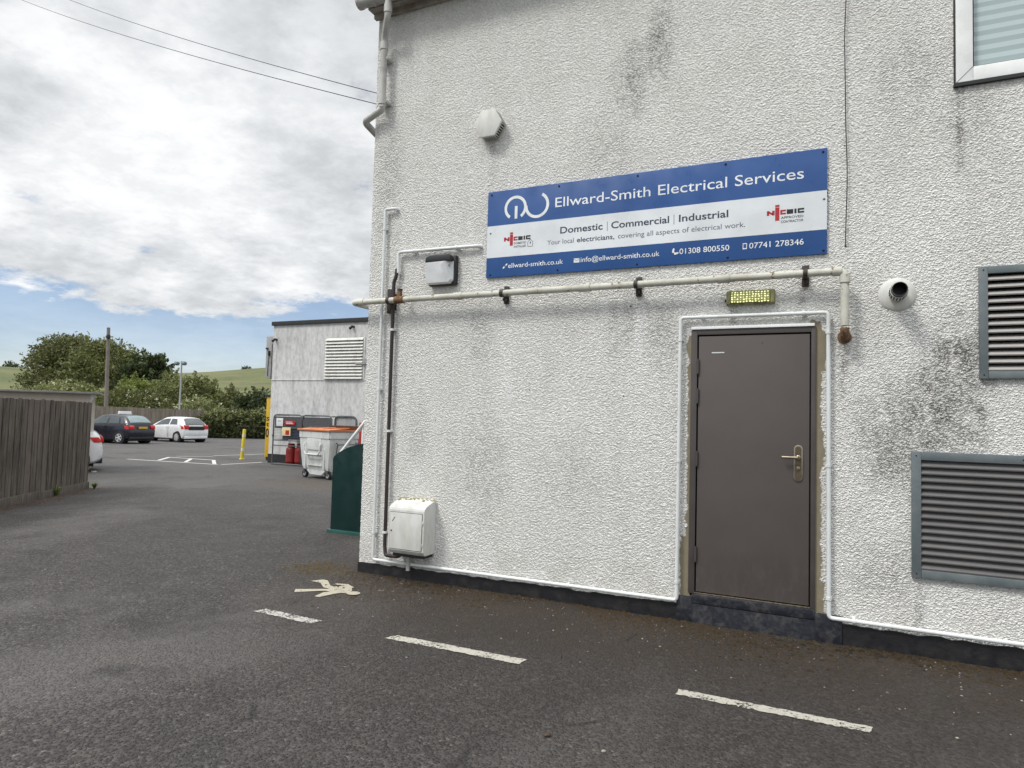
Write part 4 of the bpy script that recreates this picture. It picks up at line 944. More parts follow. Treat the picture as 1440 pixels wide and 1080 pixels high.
def bin_():
    P0 = Vector((-6.66, 7.35, 0)); P1 = Vector((-7.94, 7.70, 0)); d = P1-P0
    ang = math.atan2(d.y, d.x)-PI      # local +x runs from far-left corner to the near corner
    z = gz(-7.3, 7.7); L = d.length; D = .86
    t = thing("wheeled_bin", "large pale grey wheeled bin with faded orange lid", "bin", (P1.x, P1.y, z), ang)
    def sec(zz, ins): return [(ins, ins*.8), (L-ins, ins*.8), (L-ins, D-ins*.8), (ins, D-ins*.8)]
    b = MB(); lv = [(.20, .11), (.26, .09), (.30, .075), (.95, .02), (1.0, .015), (1.0, -.005), (1.16, -.01)]; rings = []
    for zz, ins in lv: rings.append([b.bm.verts.new((x, y, zz)) for x, y in sec(zz, ins)])
    for a, c in zip(rings, rings[1:]):
        for i in range(4): b.bm.faces.new((a[i], a[(i+1) % 4], c[(i+1) % 4], c[i]))
    b.bm.faces.new(rings[0][::-1]); b.bm.faces.new(rings[-1])
    bmesh.ops.bevel(b.bm, geom=[e for e in b.bm.edges if abs((e.verts[0].co-e.verts[1].co).z) > .02], offset=.03, segments=3, affect='EDGES')
    b.prism([(L*.2, .20), (L*.32, .10), (L*.68, .10), (L*.8, .20)], Matrix.Translation((0, .1, 0)) @ FRONT, .02)
    b.box((L*.5, .012, .86), (L*.44, .02, .30), bev=.008); b.box((L*.5, .02, .60), (L*.44, .02, .03), bev=.008); b.box((L*.5, .045, .33), (L*.44, .02, .03), bev=.008)
    for x in (.2, .8): b.box((L*x, .05, .5), (.05, .05, .56), bev=.012)
    b.build("bin_body", M_BINGREY, t)
    b = MB(); n = 10
    for i in range(n):
        a0, a1 = i/n, (i+1)/n; f = lambda u: 1.205+.03*math.sin(PI*u)
        y0_, y1_ = -.035+(D+.07)*a0, -.035+(D+.07)*a1
        b.quad([(-.03, y0_, f(a0)), (L+.03, y0_, f(a0)), (L+.03, y1_, f(a1)), (-.03, y1_, f(a1))])
    b.span((-.035, -.04, 1.175), (L+.035, -.02, 1.215), bev=.006).span((-.035, D+.02, 1.175), (L+.035, D+.04, 1.21), bev=.006)
    b.span((-.035, -.02, 1.175), (-.02, D+.02, 1.22)).span((L+.02, -.02, 1.175), (L+.035, D+.02, 1.22))
    for x in (.28, .72): b.box((L*x, D*.5, 1.245), (.06, D*.9, .02), bev=.008)
    b.build("lid", M_ORANGE, t)
    MB().tube([(L*.25, -.0, .88), (L*.24, -.05, .84), (L*.25, -.05, .66), (L*.30, -.05, .60), (L*.70, -.05, .60), (L*.75, -.05, .66), (L*.76, -.05, .84), (L*.75, 0, .88)], .018, 8, bend=.03).build("handle", M_BINGREY, t)
    MB().tube([(L+.0, .2, .9), (L+.07, .2, .86), (L+.07, D-.1, .86), (L, D-.1, .9)], .016, 8, bend=.03).tube([(L+.05, .2, .86), (L-.02, .2, .5)], .014, 8).build("side_bar", M_CAGE, t)
    for x, y in ((.17, .12), (L-.17, .12), (.17, D-.12), (L-.17, D-.12)):
        wv = MB().tube([(x-.0, y-.03, .10), (x, y+.03, .10)], .10, 20).build("caster", M_TYRE, t)
        b = MB(); b.tube([(x, y-.034, .10), (x, y+.034, .10)], .055, 16); b.build("hub", M_RIM, wv)
        b = MB(); b.span((x-.03, y-.05, .09), (x+.03, y-.038, .21)).span((x-.03, y+.038, .09), (x+.03, y+.05, .21)).span((x-.05, y-.05, .2), (x+.05, y+.05, .225)); b.build("fork", M_CAGE, wv)
bin_()
p = at(509, 612, 9.2)
b = MB(); b.lathe([(.055, gz(-7, 9.2)), (.055, 1.28), (.05, 1.3), (.0, 1.305)], Matrix.Translation((-7.18, 9.2, 0)), 14); b.lathe([(.1, gz(-7, 9.2)), (.1, gz(-7, 9.2)+.02)], Matrix.Translation((-7.18, 9.2, 0)), 14)
tag(b.build("red_post", M_REDPOST), "bright red steel post just left of the white building corner", "post")
t = thing("barrel", "navy plastic barrel behind the bin beside the red post", "barrel", (-7.55, 9.45, gz(-7.5, 9.4)))
MB().lathe([(.25, 0), (.28, .03), (.28, .3), (.295, .32), (.28, .34), (.28, .62), (.295, .64), (.28, .66), (.27, .93), (.24, .97), (0, .97)], None, 24).build("drum", M_NAVY, t)
MB().lathe([(.05, .96), (.05, .99), (0, .99)], Matrix.Translation((.12, 0, 0)), 12).build("cap", M_ALARMK, t)
t = thing("board_stack", "reddish brown boards lying level behind the orange bin lid", "boards", (-8.9, 9.9, gz(-8.5, 10)))
for i, zz in enumerate((1.16, 1.205, 1.25)): MB().span((.02*i, 0, zz), (1.9, .5-.03*i, zz+.04), bev=.004).build("board", M_BOXWOOD, t)
MB().span((.1, .05, 0), (.2, .45, 1.158)).span((1.6, .05, 0), (1.7, .45, 1.158)).build("trestle", M_BOXWOOD, t)

# ------------------------------------------------------------------ fences and shed
def fence(name, label, p0, p1, H, wdt, m, sag=0, gravel=True, front=1, posts=0, zoff=0.0):
    p0, p1 = Vector((*p0, 0)), Vector((*p1, 0)); d = p1-p0; L = d.length; u = d.normalized(); nrm = Vector((u.y, -u.x, 0))*front
    t = thing(name, label, "fence", (p0.x, p0.y, 0), 0); rnd = random.Random(len(label)); b = MB(); n = int(L/wdt)
    for i in range(n):
        c = u*((i+.5)*L/n); X, Y = p0.x+c.x, p0.y+c.y; g = gz(X, Y); h = H+rnd.uniform(-.012, .010); off = nrm*((i % 2)*.010+rnd.uniform(0, .005))
        b.box((c.x+off.x, c.y+off.y, g+zoff+.12+(h-.12)/2), (L/n*1.06 if i % 2 else L/n*.93, .018, h-.12), math.atan2(u.y, u.x), .0025, M=Matrix.Rotation(rnd.uniform(-.004, .004), 4, 'Y'), seg=1)
    b.build("board_panel", m, t)
    if gravel:
        b = MB(); k = max(1, int(L/1.83))
        for i in range(k):
            c = u*((i+.5)*L/k); X, Y = p0.x+c.x, p0.y+c.y
            b.box((c.x+nrm.x*.02, c.y+nrm.y*.02, gz(X, Y)+.035), (L/k*.995, .04, .19), math.atan2(u.y, u.x), .006)
        b.build("gravel_board", m, t)
    for i in range(posts+1):
        c = u*(L*i/max(1, posts)); X, Y = p0.x+c.x, p0.y+c.y
        MB().box((c.x-nrm.x*.06, c.y-nrm.y*.06, gz(X, Y)+H/2-.02), (.09, .09, H), math.atan2(u.y, u.x), .006).build("post", m, t)
    b = MB(); 
    for hh in (.4, H-.3):
        c = u*L/2; b.box((c.x-nrm.x*.035, c.y-nrm.y*.035, gz(p0.x+c.x, p0.y+c.y)+hh), (L, .04, .08), math.atan2(u.y, u.x))
    b.build("rail", m, t)
    return t
fence("timber_fence", "dark weathered close boarded fence in the left foreground", (-4.6, -3.2), (-8.87, 2.97), 1.67, .088, M_FENCE, posts=4)
fence("timber_fence", "long grey board fence behind the two hatchbacks", (-31.0, 12.2), (-34.7, 27.6), 1.84, .15, M_FENCE_FAR, posts=7, front=1)
def shed():
    A, B = at(-40, 545, 3.2), at(137, 560, 5.2)
    d = (B-A); d.z = 0; L = d.length; ang = math.atan2(d.y, d.x)
    t = thing("flat_roofed_shed", "low beige flat roofed shed rising just above the dark fence", "shed", (A.x, A.y, gz(A.x, A.y)+.07), ang)
    MB().span((0, 0, -.5), (L-.15, 2.4, 1.84)).build("wall", M_BEIGE, t)
    MB().span((-.1, -.14, 1.842), (L+.05, 2.5, 1.89), bev=.006).build("roof", M_CONC, t)
    MB().prism([(L-.149, 1.84), (L-.02, 1.84), (L-.149, 1.60)], Matrix.Translation((0, .06, 0)) @ FRONT, .05).build("bracket", M_WHITE_MET, t)
shed()

# ------------------------------------------------------------------ cars
def catmull(tab, n):
    tab = np.array(tab, float); x = tab[:, 0]; xs = np.concatenate([x[:-1, None]+(x[1:]-x[:-1])[:, None]*np.linspace(0, 1, n, endpoint=False)[None]]).ravel(); xs = np.append(xs, x[-1])
    out = [xs]
    for j in range(1, tab.shape[1]):
        y = tab[:, j]; mm = np.gradient(y, x); dl = np.diff(y)/np.diff(x)
        for i in range(len(dl)):
            if abs(dl[i]) < 1e-9: mm[i] = mm[i+1] = 0
        for i in range(1, len(dl)):
            if dl[i-1]*dl[i] <= 0: mm[i] = 0
        i = np.clip(np.searchsorted(x, xs, 'right')-1, 0, len(x)-2); h = x[i+1]-x[i]; s = (xs-x[i])/h
        out.append((1+2*s)*(1-s)**2*y[i]+s*(1-s)**2*h*mm[i]+s*s*(3-2*s)*y[i+1]+s*s*(s-1)*h*mm[i+1])
    return np.stack(out, 1)
# columns: x from the tail, underside, waist, roof, half width at waist, half width at roof
HATCH = [(0, .40, .60, .62, .70, .62), (.05, .30, .76, .80, .80, .70), (.12, .24, .90, .97, .83, .69), (.30, .20, .955, 1.20, .84, .64), (.52, .18, .965, 1.375, .845, .59), (.85, .17, .965, 1.43, .85, .57), (1.55, .17, .955, 1.455, .85, .57),
         (2.15, .17, .935, 1.39, .85, .58), (2.55, .17, .92, 1.22, .845, .62), (3.0, .18, .895, .985, .83, .68), (3.45, .19, .80, .88, .80, .66), (3.78, .22, .66, .74, .73, .58), (3.92, .32, .52, .56, .60, .5)]
SALOON = [(0, .40, .62, .64, .72, .62), (.05, .32, .82, .86, .83, .74), (.14, .26, .94, 1.02, .87, .74), (.45, .22, .965, 1.05, .89, .72), (.75, .20, .97, 1.10, .895, .68), (1.25, .18, .975, 1.32, .90, .60), (1.7, .17, .97, 1.385, .90, .57),
          (2.3, .17, .96, 1.39, .90, .58), (2.8, .17, .94, 1.29, .90, .61), (3.4, .18, .91, 1.0, .88, .70), (4.0, .2, .82, .90, .86, .7), (4.45, .24, .66, .75, .78, .6), (4.62, .34, .52, .58, .62, .5)]
def section(r):
    x, zb, zw, zr, wb, wr = r; h = zw-zb; g = zr-zw
    return [(0, zb), (wb*.86, zb), (wb*.955, zb+.06), (wb*.99, zb+h*.32), (wb*1.0, zb+h*.60), (wb*.985, zb+h*.86), (wb*.95, zw), (wr+(wb*.95-wr)*.45, zw+g*.50), (wr, zw+g*.84), (wr*.86, zw+g*.965), (wr*.4, zr), (0, zr+.006)]
def car(label, tab, paint, roofm, tail_wheel, front_wheel, spec, scale=1.0, group=None):
    """tail_wheel, front_wheel: ground points of the two near-side (left) wheels"""
    a, c = Vector((*tail_wheel, 0)), Vector((*front_wheel, 0)); d = (c-a).normalized(); ang = math.atan2(d.y, d.x)
    left = Vector((-d.y, d.x, 0)); wbx = spec['rw']; half = spec['track']/2
    o = a - d*wbx*scale - left*half*scale
    # the near side faces the viewer: that is the car's left here (local +y) when it points away to the left
    z = gz(a.x, a.y)
    t = thing("parked_car", label, "car", (o.x, o.y, z), ang, group); t.scale = (scale,)*3
    T = catmull(tab, 5); rows = []
    b = MB()
    for r in T:
        s = section(r); rows.append([b.bm.verts.new((r[0], y, zz)) for y, zz in s] + [b.bm.verts.new((r[0], -y, zz)) for y, zz in s[-2:0:-1]])
    n = len(rows[0])
    for p, q in zip(rows, rows[1:]):
        for i in range(n):
            f = b.bm.faces.new((p[i], p[(i+1) % n], q[(i+1) % n], q[i])); f.material_index = 1 if i in (8, 9, 10, 11, 12, 13) and sum(v.co.z for v in f.verts)/4 > 1.30 else 0
    b.bm.faces.new(rows[0][::-1]); b.bm.faces.new(rows[-1])
    b.build("body", [paint, roofm], t, ang=38)
    def srow(x): return [np.interp(x, T[:, 0], T[:, j]) for j in range(6)]
    def side(x, v, sgn, off=.006):
        r = srow(x); s = section([x]+r[1:]); P = s[6:9]; 
        q = v*2; i = min(int(q), 1); f = q-i
        return (x, sgn*(P[i][0]*(1-f)+P[i+1][0]*f+off), P[i][1]*(1-f)+P[i+1][1]*f+off*.3)
    def top(x, u, off=.008):
        r = srow(x); s = section([x]+r[1:])[8:]; yv = u*s[0][0]
        zz = np.interp(abs(yv), [p[0] for p in s[::-1]], [p[1] for p in s[::-1]]); sl = spec.get('tilt', 1)
        return (x-off*.8, yv, zz+off)
    def patch(fn, us, vs, name, m_, parent=None):
        b = MB(); g = [[b.bm.verts.new(fn(u, v)) for v in vs] for u in us]
        for i in range(len(us)-1):
            for j in range(len(vs)-1): b.bm.faces.new((g[i][j], g[i+1][j], g[i+1][j+1], g[i][j+1]))
        return b.build(name, m_, parent or t)
    for sgn in (1, -1):
        for (x0, x1, x0t, x1t) in spec['side']:
            def fn(u, v, x0=x0, x1=x1, x0t=x0t, x1t=x1t): return side((x0*(1-v)+x0t*v)*(1-u)+(x1*(1-v)+x1t*v)*u, .10+v*.80, sgn)
            patch(fn, np.linspace(0, 1, 7), np.linspace(0, 1, 5), "side_window", M_CARSIDE)
    xa, xb = spec['rear']; patch(lambda u, v: top(xa+(xb-xa)*u, v, .010), np.linspace(0, 1, 7), np.linspace(-.93, .93, 9), "rear_window", M_CARGLASS if spec.get('darkrear') else M_CARPALE)
    xa, xb = spec['screen']; patch(lambda u, v: (lambda p: (p[0]+.014, p[1], p[2]))(top(xa+(xb-xa)*u, v)), np.linspace(0, 1, 6), np.linspace(-.9, .9, 7), "windscreen", M_CARGLASS)
    for sgn in (1, -1):
        pl = spec['lamp']; bb = MB()
        x0_, x1_, z0_, z1_ = pl
        r = srow(x0_+.02); wy = r[4]
        prof = [(-.015, z0_+.03), (.06, z0_), (x1_, z1_-.05), (x1_-.03, z1_), (.05, z1_), (-.0, z1_-.05)]
        bb.prism([(px_, pz_) for px_, pz_ in prof], Matrix.Translation((0, sgn*(wy-.235)-(0 if sgn > 0 else .0), 0)) @ (Matrix(((1, 0, 0, 0), (0, 0, sgn, 0), (0, 1, 0, 0), (0, 0, 0, 1)))), .25, bev=.012)
        def lampfn(u, v, sgn=sgn):
            zz = z0_+.015+(z1_-z0_-.03)*v; k_ = int(np.argmax(T[:, 2])); xs_ = float(np.interp(zz, T[:k_+1, 2], T[:k_+1, 0])); xe = x1_*(.62+.38*v); x = xs_+.004+(max(xe-xs_, .05))*u
            s_ = section([x]+srow(x)[1:])[1:9]; yv = float(np.interp(zz, [q[1] for q in s_], [q[0] for q in s_])); return (x-.012*(1-u), sgn*(yv+.014), zz)
        us_, vs_ = np.linspace(0, 1, 7), np.linspace(0, 1, 5); gg = [[bb.bm.verts.new(lampfn(u, v)) for v in vs_] for u in us_]
        for i in range(6):
            for j in range(4): bb.bm.faces.new((gg[i][j], gg[i+1][j], gg[i+1][j+1], gg[i][j+1]))
        bb.build("tail_light", M_TAIL, t)
        MB().box((spec['screen'][1]-.16 if spec['screen'][1] > spec['screen'][0] else spec['screen'][0], sgn*(srow(2.5)[4]+.10), .98), (.10, .18, .12), bev=.03).build("wing_mirror", spec.get('mirror', paint), t)
        MB().box((spec['len']-.24, sgn*.60, .66), (.22, .20, .12), bev=.04).build("headlight", M_CARPALE, t)
        for x in spec['handles']: MB().box((x, sgn*(srow(x)[4]*.99+.008), .86), (.16, .02, .022), bev=.006).build("door_handle", spec.get('handle', paint), t)
        for x in spec['gaps']: MB().box((x, sgn*(srow(x)[4]+.0005), .60), (.007, .012, .62)).build("door_gap", M_TRIM, t)
    zp = spec['plate']
    pb = MB().box((-.012+spec.get('px', .0), 0, zp), (.015, .52, .11), bev=.003).build("number_plate", M_PLATE, t)
    MB().span((.0, -.74, .22), (.30, .74, .36), bev=.03).build("lower_bumper", spec.get('bump', M_TRIM), t)
    MB().span((.2, -.70, .14), (spec['len']-.2, .70, .2)).build("underside", M_TRIM, t)
    for x in (spec['rw'], spec['rw']+spec['wb']):
        for sgn in (1, -1):
            r = spec['r']; y = sgn*(half-.0); wl = srow(x)[4]
            ax = Matrix.Translation((x, sgn*(wl-.11), r)) @ Matrix.Rotation(-sgn*PI/2, 4, 'X')
            MB().lathe([(r+.055, -.2), (r+.055, .108), (r-.02, .112), (r-.02, -.2)], Matrix.Translation((0, 0, .012)) @ ax, 30).build("wheel_arch", M_TRIM, t)
            w = MB().lathe([(r*.62, -.09), (r*.9, -.10), (r, -.07), (r, .095), (r*.93, .122), (r*.66, .118), (r*.62, .1)], ax, 30).build("wheel", M_TYRE, t)
            b = MB(); b.lathe([(r*.66, .10), (r*.66, .122), (r*.60, .124), (r*.58, .10), (r*.58, .06)], ax, 30, cap=False)
            for i in range(spec.get('spokes', 5)):
                g = 2*PI*i/spec.get('spokes', 5); b.box((0, 0, 0), (1, 1, 1), M=ax @ Matrix.Rotation(g, 4, 'Z') @ Matrix.Translation((r*.33, 0, .105)) @ Matrix.Diagonal((r*.62, r*.20, .03, 1)))
            b.lathe([(r*.16, .09), (r*.16, .125), (r*.1, .13)], ax, 14); b.build("rim", M_RIM, w)
            MB().lathe([(r*.6, .02), (r*.6, .03)], ax, 20).build("brake_disc", M_TRIM, w)
    return t
hs = dict(rw=.62, wb=2.42, track=1.48, r=.30, len=3.92, side=[(.62, 1.42, .80, 1.46), (1.52, 2.78, 1.56, 2.36)], rear=(.17, .53), screen=(2.42, 3.0), lamp=(0, .34, .72, .92), handles=(1.55, 2.4), gaps=(1.47, 2.72), plate=.80, mirror=M_TRIM)
t = car("navy blue hatchback with white roof sign and five spoke alloys", HATCH, M_CARNAVY, M_CARNAVY, (-27.10, 16.24), (-29.50, 15.95), dict(hs, side=[(.42, .62, .60, .78), (.74, 1.42, .90, 1.44), (1.52, 2.80, 1.56, 2.36)]), .98)
b = MB(); b.prism([(-.10, 0), (.10, 0), (.07, .15), (-.07, .15)], Matrix(((1, 0, 0, 0), (0, 0, 1, 0), (0, 1, 0, 0), (0, 0, 0, 1))) @ Matrix.Translation((1.25, 1.46, -.34)), .68, bev=.02); b.build("roof_sign", M_CARWHITE, t)
t = car("white three door hatchback with dark tailgate glass parked by the hedge", HATCH, M_CARWHITE, M_CARWHITE, (-27.76, 19.98), (-29.97, 20.11), dict(hs, rear=(.13, .53), darkrear=True, plate=.52, px=.02, side=[(.70, 1.36, .95, 1.40), (1.46, 2.80, 1.50, 2.36)], gaps=(1.41, 2.72), handles=(1.6,), lamp=(0, .36, .76, 1.0), spokes=7, bump=M_CARWHITE), .94)
MB().span((-.012, -.5, .72), (.06, .5, .93), bev=.02).build("tailgate_panel", M_TRIM, t)
car("white saloon with only its tail showing past the dark fence", SALOON, M_CARWHITE, M_CARWHITE, (-12.62, 5.02), (-13.98, 2.92), dict(rw=.66, wb=2.75, track=1.56, r=.32, len=4.62, side=[(1.05, 1.75, 1.35, 1.80), (1.85, 3.1, 1.88, 2.72)], rear=(.85, 1.28), screen=(2.85, 3.4), lamp=(-.01, .34, .78, .95), handles=(1.9, 2.9), gaps=(1.78, 3.0), plate=.6, px=.02, bump=M_TRIM), .92)

# ------------------------------------------------------------------ poles, lamps, cables
def pole():
    Y = 27.5; p = at(148.5, 600, Y); z = gz(p.x, Y)-.05; H = at(148, 461, Y).z-z
    t = thing("telegraph_pole", "weathered wooden telegraph pole standing among the trees", "pole", (p.x, Y, z)); t.rotation_euler.y = R(-2.2)
    MB().lathe([(.155, 0), (.145, H*.3), (.115, H), (.0, H+.04)], None, 14).build("pole", M_POLE, t)
    MB().box((.13, -.08, H-.7), (.2, .24, .3), bev=.05).build("junction_box", M_ALARMK, t)
    for i, dz in enumerate((.35, .95)): MB().tube([(-.1-14*s*.5, 6*s, H-dz-1.6*s*(2-s)-.5*s) for s in np.linspace(0, 1, 10)], .014, 5).build("wire", M_CABLE, t)
pole()
def lamp():
    Y = 27.0; p = at(251, 600, Y); z = gz(p.x, Y)-.05
    t = thing("lamp_post", "slim grey lamp post with two floodlight heads behind the white hatchback", "lamp post", (p.x, Y, z)); H = at(254, 508, Y).z-z
    MB().lathe([(.085, 0), (.085, 1.0), (.06, 1.05), (.05, H), (0, H+.01)], None, 12).build("post", M_LAMPPOST, t)
    MB().tube([(-.4, 0, H-.05), (.4, 0, H-.05)], .018, 8).build("cross_arm", M_LAMPPOST, t)
    for x in (-.36, .36): MB().box((x, -.1, H-.16), (.30, .26, .20), bev=.04, M=Matrix.Rotation(R(-25), 4, 'X')).build("floodlight", mat("floodlight_grey", (.13, .18, .20), .4), t)
lamp()
def overhead(label, A, B, sag, r=.012):
    A, B = Vector(A), Vector(B); pts = []
    for i in range(40):
        s = i/39; p = A.lerp(B, s); p.z -= 4*sag*s*(1-s); pts.append(p)
    tag(MB().tube(pts, r, 6).build("overhead_cable", M_CABLE), label, "cable", "service cables crossing the sky")
overhead("lower of two thin black cables crossing the cloudy sky", (.0, 2.2, 5.33), (-24.2, 8.5, 17.1), .22, .0065)
overhead("upper of two thin black cables crossing the cloudy sky", (.0, 2.6, 5.58), (-22.3, 8.5, 16.9), .22, .0065)

# ------------------------------------------------------------------ vegetation
def leaves(lobes, clumps, per, clen, size, wind, seed, shell=.35, flip=True, floor=None):
    g = np.random.default_rng(seed); L = np.array(lobes, float); vol = L[:, 3]*L[:, 5]; pick = g.choice(len(L), clumps, p=vol/vol.sum())
    d = g.normal(size=(clumps, 3)); d /= np.linalg.norm(d, axis=1)[:, None]; d[:, 2] = np.where((d[:, 2] < -.35) & flip, -d[:, 2], d[:, 2])
    rad = (shell+(1-shell)*g.random(clumps)**.55)*(1+.10*g.normal(size=clumps))
    C = L[pick, :3]+d*L[pick, 3:6]*rad[:, None]
    D = d*.75+np.array(wind)+g.normal(size=(clumps, 3))*.35; D /= np.linalg.norm(D, axis=1)[:, None]
    s = g.random((clumps, per)); spread = g.normal(size=(clumps, per, 3))*clen*.20*(1-.65*s)[..., None]
    P = C[:, None]+D[:, None]*(s*clen-clen*.35)[..., None]+spread; P[..., 2] -= .16*clen*s*s
    P = P.reshape(-1, 3)
    if floor is not None: P[:, 2] = np.maximum(P[:, 2], floor+g.random(len(P))*.3)
    Dn = np.repeat(D, per, 0); n = len(P)
    a = Dn*.55+g.normal(size=(n, 3))*.6; a /= np.linalg.norm(a, axis=1)[:, None]
    q = np.cross(a, g.normal(size=(n, 3))); q /= np.linalg.norm(q, axis=1)[:, None]
    sz = size*(.6+.8*g.random(n))[:, None]
    V = np.stack([P-a*sz, P+q*sz*.42, P+a*sz, P-q*sz*.42], 1).reshape(-1, 3)
    return V, np.arange(4*n).reshape(-1, 4)
def foliage(name, parent, m, *a, **k):
    V, Fq = leaves(*a, **k); return fast_mesh(name, V, Fq, m, parent)
def limbs(parent, base, H, r, tops, seed):
    b = MB(); rnd = random.Random(seed); base = Vector(base)
    b.tube([base, base+Vector((rnd.uniform(-.2, .2), 0, H*.35)), base+Vector((rnd.uniform(-.4, .1), 0, H*.75))], [r, r*.8, r*.5], 10)
    for tp in tops:
        st = base+Vector((0, 0, H*rnd.uniform(.3, .65))); tp = Vector(tp); mid = st.lerp(tp, .5)+Vector((rnd.uniform(-.3, .3), rnd.uniform(-.3, .3), .3))
        b.tube([st, mid, tp], [r*.45, r*.28, r*.08], 7)
    b.build("trunk", M_BARK, parent)
def px_lobe(px, py, Y, rx, rz, ry=None):                     # radii in metres
    p = at(px, py, Y); return (p.x, p.y, p.z, rx, ry or rx*.9, rz)
WIND = (-.75, -.1, .35)
def tree(label, Y, lobes, m, seed, dens=1.0, clen=1.5, size=.17, wind=WIND, base_px=None, group="trees behind the car park", name="tree"):
    Ls = [px_lobe(*l[:2], Y+(l[4] if len(l) > 4 else 0), l[2], l[3]) for l in lobes]
    bx = np.mean([l[0] for l in Ls]); by = np.mean([l[1] for l in Ls]); z = gz(bx, by)-.35
    t = thing(name, label, "tree", (bx, by, z), group=group)
    Lr = [(l[0]-bx, l[1]-by, l[2]-z, *l[3:]) for l in Ls]; area = sum(l[3]*l[5] for l in Lr)
    limbs(t, (0, 0, 0), max(l[2] for l in Lr), .22, [l[:3] for l in Lr], seed)
    foliage("crown", t, m, Lr, int(area*19*dens), 20, clen, size, wind, seed, floor=.2)
    return t
tree("large wind swept grey green tree, leftmost and tallest of the row", 39, [(62, 525, 2.3, 2.6), (80, 500, 2.2, 2.0), (92, 520, 3.2, 3.0), (55, 548, 2.0, 1.6), (108, 500, 2.6, 1.9), (112, 535, 3.2, 2.4), (98, 485, 1.3, .9)], L_WILLOW, 11)
tree("broad wind swept green tree directly behind the wooden telegraph pole", 38, [(135, 508, 2.3, 2.0), (140, 530, 3.2, 2.6), (165, 515, 2.2, 2.2), (172, 538, 2.8, 2.2), (155, 495, 1.5, 1.0), (188, 520, 1.8, 1.6)], L_MID, 12)
tree("dark round tree left of the slim grey lamp post", 37, [(200, 526, 1.9, 1.8), (213, 536, 2.3, 2.2), (228, 545, 1.5, 1.5), (235, 556, 1.5, 1.3), (200, 548, 2.2, 1.8), (219, 515, 1.2, .9)], L_DARK, 13, size=.2, wind=(-.2, 0, .2), clen=1.0)
def shrub(label, Y, lobes, m, seed, dens=1.0, clen=.8, size=.13, blossom=0, wind=(-.2, -.1, .5), name="shrub", group="shrubs along the back of the car park"):
    Ls = [px_lobe(*l[:2], Y+(l[4] if len(l) > 4 else 0), l[2], l[3]) for l in lobes]; bx = np.mean([l[0] for l in Ls]); by = np.mean([l[1] for l in Ls]); z = gz(bx, by)-.3
    t = thing(name, label, name, (bx, by, z), group=group); Lr = [(l[0]-bx, l[1]-by, l[2]-z, *l[3:]) for l in Ls]; area = sum(l[3]*l[5] for l in Lr)
    foliage("foliage", t, m, Lr, int(area*34*dens), 16, clen, size, wind, seed, shell=.45, floor=.02)
    if blossom: foliage("blossom", t, M_BLOSSOM, [(l[0], l[1]-.1, l[2]+.1, l[3]*1.06, l[4]*1.06, l[5]*1.06) for l in Lr], int(area*blossom), 8, .25, .07, wind, seed+50, shell=.92)
    b = MB(); rnd = random.Random(seed)
    for l in Lr[:6]: b.tube([(l[0]*.7, l[1]*.7, 0), (l[0]*.9, l[1]*.9, l[2]*.6), (l[0]+rnd.uniform(-.2, .2), l[1], l[2])], [.05, .035, .01], 6)
    b.build("stem", M_BARK, t); return t
shrub("pale flowering shrub row beyond the beige shed roof", 33, [(62, 556, 1.3, 1.0), (78, 553, 1.4, 1.0), (95, 553, 1.4, 1.0), (45, 560, 1.2, .8), (118, 560, 1.2, 1.2)], L_PALE, 21, blossom=9)
shrub("bright yellow green bush right of the telegraph pole", 34, [(190, 550, 1.3, 1.3), (198, 558, 1.4, 1.3), (182, 562, 1.0, 1.1)], L_BRIGHT, 22, dens=1.2)
shrub("small bright bush left of the telegraph pole", 33.5, [(126, 556, .9, .8), (132, 565, .9, .9)], L_BRIGHT, 23)
shrub("dull flowering bramble hiding the fence behind the navy hatchback", 31.5, [(150, 572, 1.3, 1.1), (168, 568, 1.5, 1.3), (185, 576, 1.5, 1.0), (205, 572, 1.5, 1.3), (222, 576, 1.3, .9), (135, 580, 1.0, .8)], L_MID, 24, blossom=6)
shrub("light green willowy bush around the lamp post", 35, [(228, 560, 1.4, 1.5), (246, 552, 1.6, 1.7), (262, 560, 1.3, 1.4), (240, 572, 1.6, 1.2)], L_PALE, 25)
shrub("dark green bush right of the lamp post below the hill", 36, [(276, 552, 1.5, 1.3), (290, 556, 1.4, 1.2), (302, 572, 1.4, 1.1), (285, 570, 1.7, 1.2), (315, 576, 1.2, 1.0)], L_MID, 26, clen=1.0)
shrub("narrow pointed bush against the grassy hill", 37, [(331, 564, .5, 1.1), (329, 574, .8, 1.0), (323, 560, .4, .8)], L_WILLOW, 27)
shrub("dark rounded bush left of the annexe corner", 33, [(352, 569, 1.0, .9), (364, 567, 1.1, 1.0), (376, 572, .9, 1.0), (345, 577, .9, .8)], L_DARK, 28)
shrub("cream flowered bramble above the end of the grey fence", 29.5, [(268, 578, 1.0, .75), (284, 577, 1.1, .85), (300, 586, 1.1, .8), (312, 591, .9, .7)], L_PALE, 29, blossom=14, group=None)
